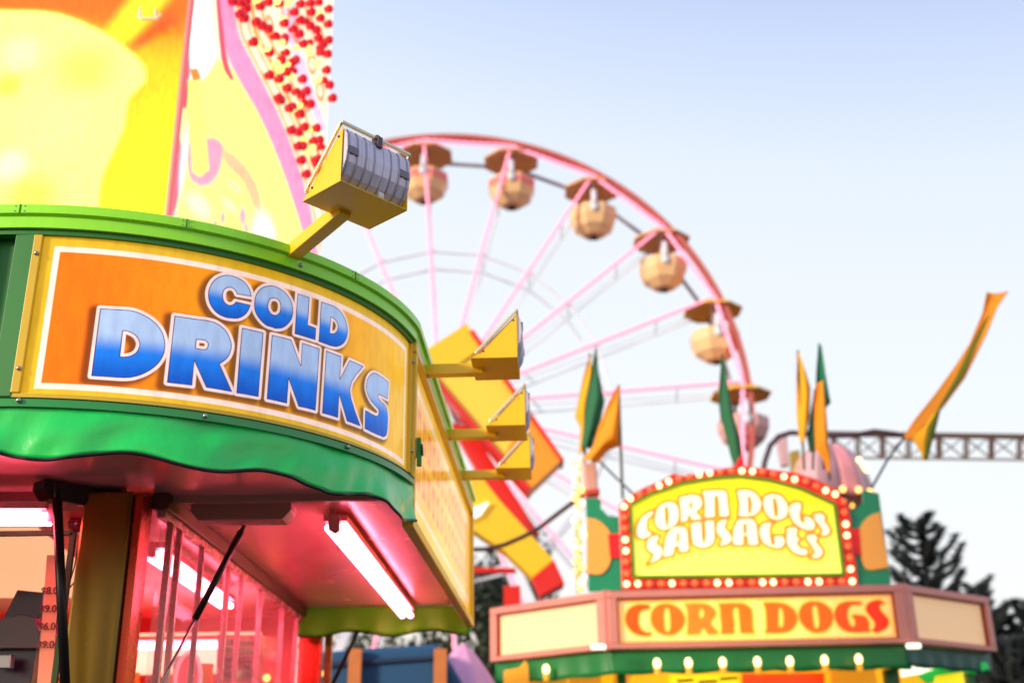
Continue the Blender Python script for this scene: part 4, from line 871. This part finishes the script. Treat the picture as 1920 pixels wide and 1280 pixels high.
# ------------------------------------------------------------ flags
def flag(label, Lp, Rp, y, m, amp=.05, waves=2.0, pole=None, group='flags on the corn dog stand roof'):
    b = at(*(pole[0] if pole else Lp[-1]), y); th = empty('flag', b, label, 'flag', group)
    def interp(pp, t):
        k = t*(len(pp)-1); i = min(int(k), len(pp)-2); f = k-i; return (pp[i][0]*(1-f)+pp[i+1][0]*f, pp[i][1]*(1-f)+pp[i+1][1]*f)
    rows_ = []; n = 24; mcol = 14
    for i in range(n+1):
        t = i/n; a = interp(Lp, t); b_ = interp(Rp, t); row = []
        for j in range(mcol+1):
            s_ = j/mcol; p = at(a[0]*(1-s_)+b_[0]*s_, a[1]*(1-s_)+b_[1]*s_, y); p.y += amp*math.sin(s_*math.pi*waves+t*2)+amp*.4*math.sin(t*7+s_*3); row.append(p)
        rows_.append(row)
    mm = MB(); mm.grid(rows_); mm.build('cloth', m, th, smooth=True, solid=.006)
    if pole: MB().tube([at(x, y_, y+.02) for x, y_ in pole], .016, 8).build('pole', BLKMET, th)
    return th
FY = mat('flag_yellow', (244, 172, 8), .75, noise=.1, nscale=3); FG = mat('flag_green', (34, 104, 66), .75, noise=.12, nscale=3); FGT = mat('flag_teal', (8, 118, 80), .75, noise=.1); FO = mat('flag_orange', (250, 150, 12), .75, noise=.1); FDG = mat('flag_dark_green', (30, 84, 48), .8); FBR = mat('flag_rust', (218, 132, 16), .75, noise=.1)
flag('narrow yellow flag leftmost of the left flag group', [(1105, 668), (1094, 705), (1078, 780), (1088, 800), (1086, 850)], [(1106, 670), (1112, 700), (1108, 740), (1100, 800), (1098, 845)], 15.0, FY, pole=[(1096, 868), (1106, 664)])
flag('tall dark green flag in the middle of the left flag group', [(1116, 656), (1108, 700), (1100, 745), (1094, 800), (1090, 838)], [(1119, 660), (1122, 700), (1134, 750), (1124, 800), (1108, 840)], 14.8, FG, pole=[(1112, 868), (1118, 655)])
flag('drooping yellow flag rightmost of the left flag group, gathered at its foot', [(1158, 723), (1138, 760), (1122, 800), (1112, 835), (1090, 862)], [(1160, 725), (1162, 780), (1163, 833), (1140, 842), (1122, 866)], 14.6, FO, pole=[(1168, 935), (1160, 722)])
flag('long green flag hanging alone above the marquee arch', [(1353, 668), (1349, 730), (1350, 770), (1362, 820), (1372, 858), (1380, 872)], [(1355, 670), (1364, 720), (1376, 780), (1390, 820), (1393, 845), (1389, 868)], 14.7, FG, pole=[(1382, 880), (1354, 665)])
flag('faded mauve flag edge behind the lone green flag', [(1352, 690), (1348, 740), (1352, 790)], [(1354, 690), (1358, 740), (1361, 800)], 14.85, mat('flag_mauve', (170, 130, 118), .8))
flag('slim yellow flag leftmost of the right flag group', [(1496, 660), (1495, 720), (1495, 780), (1498, 810), (1504, 830)], [(1498, 664), (1510, 695), (1521, 725), (1520, 780), (1508, 832)], 14.7, FY, pole=[(1508, 880), (1496, 657)])
flag('teal green flag highest of the right flag group', [(1535, 647), (1532, 700), (1530, 730), (1540, 760)], [(1540, 650), (1548, 700), (1560, 752), (1548, 765)], 14.9, FGT, pole=[(1545, 880), (1536, 644)])
flag('narrow dark green flag between the two yellow flags of the right group', [(1527, 735), (1522, 770), (1514, 820), (1520, 845)], [(1530, 735), (1533, 780), (1534, 830), (1528, 850)], 14.75, FDG, pole=[(1524, 880), (1528, 730)])
flag('broad orange flag drooping to a point in the right flag group', [(1530, 718), (1528, 760), (1530, 840), (1545, 860), (1554, 885)], [(1543, 714), (1548, 760), (1555, 830), (1560, 850), (1556, 888)], 14.55, FO, pole=[(1556, 900), (1538, 712)])
flag('long rust and yellow streamer blown up to the right, twisted in the middle', [(1850, 547), (1844, 585), (1820, 642), (1794, 682), (1756, 735), (1716, 785), (1692, 822)], [(1890, 547), (1868, 578), (1848, 628), (1830, 665), (1808, 710), (1768, 764), (1710, 826)], 14.6, FBR, .04, 1.2, pole=[(1634, 915), (1665, 860), (1696, 820)])
flag('yellow and green tail hanging below the blown streamer', [(1738, 790), (1716, 810), (1712, 822), (1726, 845), (1733, 862)], [(1762, 760), (1752, 790), (1746, 830), (1738, 850), (1735, 864)], 14.5, FY, .03)
flag('thin olive streamer edge running along the blown streamer', [(1846, 600), (1820, 650), (1790, 712), (1762, 760), (1740, 800), (1733, 860)], [(1858, 585), (1832, 645), (1806, 706), (1766, 762), (1754, 810), (1740, 862)], 14.4, mat('flag_olive', (96, 104, 10), .8), .02)
# small red knob on the marquee arch top
kn = quadprism([(1380, 868), (1392, 848), (1396, 872), (1390, 884)], 14.25, .08, 'finial', REDT, None, .01); tag(kn, 'small red pointed finial on top of the marquee arch', 'finial')

# ------------------------------------------------------------ coaster truss, curved pipe, carousel roof
TRS = empty('coaster_truss', at(1750, 840, 30)*1.0, 'dark steel lattice truss running out to the right edge high above the trees', 'truss'); TRS.location.z = 0
DST = mat('dark_steel', (104, 80, 72), .5, metal=.3); Y0 = 30
def t2(x, y, d=0): return at(x, y, Y0+d)
m_ = MB(); m_.bar(t2(1500, 812), t2(1960, 819), .13, .13); m_.bar(t2(1500, 812, 1), t2(1960, 819, 1), .1, .1); m_.build('top_chord', DST, TRS)
m_ = MB(); m_.bar(t2(1560, 857), t2(1960, 862), .05, .07); m_.bar(t2(1560, 857, 1), t2(1960, 862, 1), .05, .05); m_.build('bottom_chord', mat('mid_steel', (150, 142, 136), .5), TRS)
xs = [1560, 1605, 1652, 1700, 1758, 1808, 1856, 1908, 1955]
for i, x in enumerate(xs):
    m_ = MB(); m_.bar(t2(x, 815), t2(x, 860), .07 if i % 2 == 0 else .05); m_.build('upright', DST, TRS); MB().bar(t2(x+6, 815, 1), t2(x+6, 860, 1), .06).build('upright', DST, TRS)
    if i < len(xs)-1:
        m_ = MB(); m_.bar(t2(x, 858), t2(xs[i+1], 818), .035); m_.bar(t2(x, 818), t2(xs[i+1], 858), .035); m_.build('cross_brace', DST, TRS)
m_ = MB(); m_.bar(Vector((t2(1955, 860).x+6, 30.5, 0)), Vector((t2(1955, 860).x+6, 30.5, t2(1955, 860).z)), .5); m_.bar(t2(1955, 860), t2(1955, 860)+Vector((6, .5, 0)), .3); m_.build('support', DST, TRS)
pp = MB().tube([at(x, y, 22) for x, y in ((1428, 900), (1434, 865), (1444, 835), (1460, 818), (1482, 811), (1510, 812), (1560, 817), (1600, 816), (1640, 808), (1680, 813), (1700, 818))], .055, 8).build('track_pipe', mat('plum_pipe', (78, 48, 58), .5), None, smooth=True); tag(pp, 'dark plum pipe curving over in a hook behind the right flags', 'track')
CR = empty('carousel_roof', at(1570, 960, 24), 'faded pink and lavender carousel roof showing behind the right end of the marquee', 'carousel roof'); CR.location.z = 0
cc = at(1560, 940, 24); ms = [mat('lavender', (170, 178, 214), .6), mat('mauve', (204, 164, 170), .6), mat('rose', (236, 150, 156), .6), mat('peach', (222, 160, 140), .6), mat('plum', (160, 118, 130), .6)]
for i in range(12):
    a0_, a1_ = 2*math.pi*i/12, 2*math.pi*(i+1)/12; rows_ = []
    for k in range(7):
        t = k/6*math.pi/2; r_ = .88*math.cos(t)**.8+.001; z = 1.25*math.sin(t)
        rows_.append([cc+Vector((r_*math.cos(a0_+(a1_-a0_)*j/4), r_*math.sin(a0_+(a1_-a0_)*j/4), z-.06*math.sin(math.pi*j/4))) for j in range(5)])
    m_ = MB(); m_.grid(rows_); m_.build('canopy_gore', ms[[0, 3, 1, 4, 2, 1, 3, 4, 1, 2, 0, 0][(i+7) % 12]], CR, smooth=True, solid=.02)
for i in range(16):
    a_ = 2*math.pi*i/16; MB().sphere(cc+Vector((.9*math.cos(a_), .9*math.sin(a_), .05)), .07, 8, 6).build('bulb', BULB_GOLD, CR, smooth=True)
for x, y in ((1611, 862), (1619, 872), (1624, 880)): MB().sphere(at(x, y, 23.5), .06, 8, 6).build('bulb', BULB_ON, CR, smooth=True)
MB().tube([(cc.x, cc.y, 0), (cc.x, cc.y, cc.z+1)], .12).build('centre_pole', ms[1], CR)
quadprism([(1456, 812), (1476, 812), (1480, 872), (1466, 872)], 24.5, .2, 'hanging_cloth', ms[1], CR, .02); quadprism([(1482, 845), (1500, 842), (1500, 885), (1484, 885)], 24.3, .15, 'olive_post', mat('olive_post', (160, 130, 50), .5), CR, .02)

# ------------------------------------------------------------ trees
BARK = mat('bark', (58, 44, 38), .9, noise=.2)
LEAFD = mat('dark_leaf', (62, 70, 46), .7, noise=.35, nscale=1.2); NEED = mat('needle_dark', (50, 54, 50), .8, noise=.35, nscale=1.5)
def leafcloud(mb, c, r, n, s):
    c = Vector(c); v0 = rng.normal(size=(n, 3)); v0 /= np.linalg.norm(v0, axis=1)[:, None]; rad = rng.random(n)**.45
    for i in range(n):
        p = c+Vector(v0[i]*rad[i]).cross(Vector((0, 0, 0)))+Vector((v0[i][0]*r[0]*rad[i], v0[i][1]*r[1]*rad[i], v0[i][2]*r[2]*rad[i]))
        a = Vector(rng.normal(size=3)).normalized(); b = a.orthogonal().normalized(); k = s*random.uniform(.6, 1.4)
        mb.add([p-a*k, p+b*k*.6, p+a*k, p-b*k*.6], [(0, 1, 2, 3)])
def broad(x, y, h, w, label, n=5200):
    th = empty('tree', (x, y, 0), label, 'tree', 'trees behind the fairground'); tr = MB(); tr.tube([(x, y, 0), (x+.1, y, h*.35), (x-.1, y+.1, h*.6)], [.3, .22, .1], 8)
    cr_ = MB(); 
    for i in range(13):
        a = random.uniform(0, 6.28); q = random.uniform(.2, 1); c = (x+w*.5*q*math.cos(a), y+w*.5*q*math.sin(a), h*random.uniform(.38, .88))
        tr.tube([(x, y, h*.4), ((x+c[0])/2, (y+c[1])/2, (h*.5+c[2])/2), c], [.12, .07, .03], 6); leafcloud(cr_, c, (w*.24, w*.24, h*.13), n//13, .16)
    tr.build('trunk', BARK, th); cr_.build('crown', LEAFD, th)
def conifer(px, py_top, y, h, w, label, nb=46, lean=1):
    top = at(px, py_top, y); x = top.x; th = empty('conifer', (x, y, 0), label, 'tree', 'dark conifers beyond the corn dog stand')
    tr = MB(); tr.tube([(x, y, 0), (x, y, top.z)], [.35, .04], 8); tr.build('trunk', BARK, th); cr_ = MB()
    for i in range(nb):
        t = (i+.5)/nb; z = top.z-h*t; L = w*(.18+.82*t**.8)*random.uniform(.65, 1.12); a = i*2.4+random.uniform(-.3, .3)
        d = Vector((math.cos(a), math.sin(a), 0)); pts = [Vector((x, y, z))+d*L*s_+Vector((0, 0, L*(.10*s_+.42*s_*s_*s_+.12*s_*s_)-.12*L*s_*(1-s_)*2)) for s_ in np.linspace(0, 1, 9)]
        cr_.tube(pts, [.09, .09, .09, .085, .08, .07, .06, .05, .02], 5)
        for p0, p1 in zip(pts[:-1], pts[1:]):
            for q in range(44):
                p = p0.lerp(p1, random.random()); v = Vector(rng.normal(size=3)).normalized(); v.z = abs(v.z)*.3-.12; v = (v+d*.5).normalized(); k = random.uniform(.16, .38)
                b = v.orthogonal().normalized()*.06; cr_.add([p-b, p+b, p+v*k], [(0, 1, 2)])
    cr_.build('crown', NEED, th)
g1 = at(940, 1100, 46); broad(g1.x, 46, g1.z+2.6, 6.5, 'dark leafy tree behind the lower part of the ferris wheel'); g1 = at(1000, 1150, 52); broad(g1.x-1, 52, g1.z+2.4, 6, 'lower dark tree between the wheel and the corn dog stand')
g1 = at(720, 1240, 55); broad(g1.x, 55, g1.z+2, 8, 'dark tree glimpsed under the drinks stand awning', 2000)
conifer(1722, 972, 48, 6.2, 3.1, 'dark conifer with upswept branches rising right of the marquee sign', 52)
conifer(1830, 1095, 55, 6, 2.2, 'small dark conifer tip just above the right end of the stand fascia')
conifer(1868, 1140, 50, 6, 2.6, 'dark conifer beside the right end of the fascia panel'); conifer(1925, 1122, 50, 7, 2.7, 'dark conifer cut off by the right edge of the photo')
conifer(1895, 1200, 42, 5, 2.6, 'low dense conifer in the lower right corner', 60)

# ------------------------------------------------------------ tents behind the drinks stand
BT = empty('blue_tent', at(720, 1280, 13)*1.0, 'dark blue tent roof on wooden posts seen under the awning', 'tent'); BT.location.z = 0
BLU = mat('blue_canvas', (20, 78, 122), .6, noise=.1)
quadprism([(590, 1222), (690, 1214), (820, 1206), (850, 1250), (880, 1300), (590, 1300)], 13, 3.0, 'canopy', BLU, BT, .05)
for x in (667, 826): p = at(x, 1216, 12.9); MB().box((p.x, p.y, p.z/2), (.14, .10, p.z)).build('post', mat('orange_wood', (206, 120, 60), .6, noise=.15), BT)
quadprism([(600, 1240), (840, 1226), (840, 1233), (600, 1250)], 12.95, .03, 'trim', mat('navy', (16, 44, 80), .6), BT, .005)
PT = empty('pink_umbrella', at(860, 1280, 14), 'lilac pink umbrella with blue edge beside the dark tree', 'umbrella'); PT.location.z = 0
c = at(868, 1205, 14); rows_ = []
for k in range(8):
    t = k/7; rows_.append([Vector((c.x+(.55*t)*math.cos(a_)*(1+.0*k), c.y+.55*t*math.sin(a_), c.z-.75*t**1.3-.05*math.cos(a_*8)*t)) for a_ in np.linspace(0, 2*math.pi, 33)])
m_ = MB(); m_.grid(rows_); m_.build('canopy', mat('lilac', (226, 160, 200), .5), PT, smooth=True, solid=.01)
MB().tube(rows_[-1], .035, 8).build('edge_band', mat('cornflower', (110, 130, 200), .5), PT, smooth=True)
MB().tube([(c.x, c.y, 0), (c.x, c.y, c.z)], .03).build('pole', STEEL, PT)
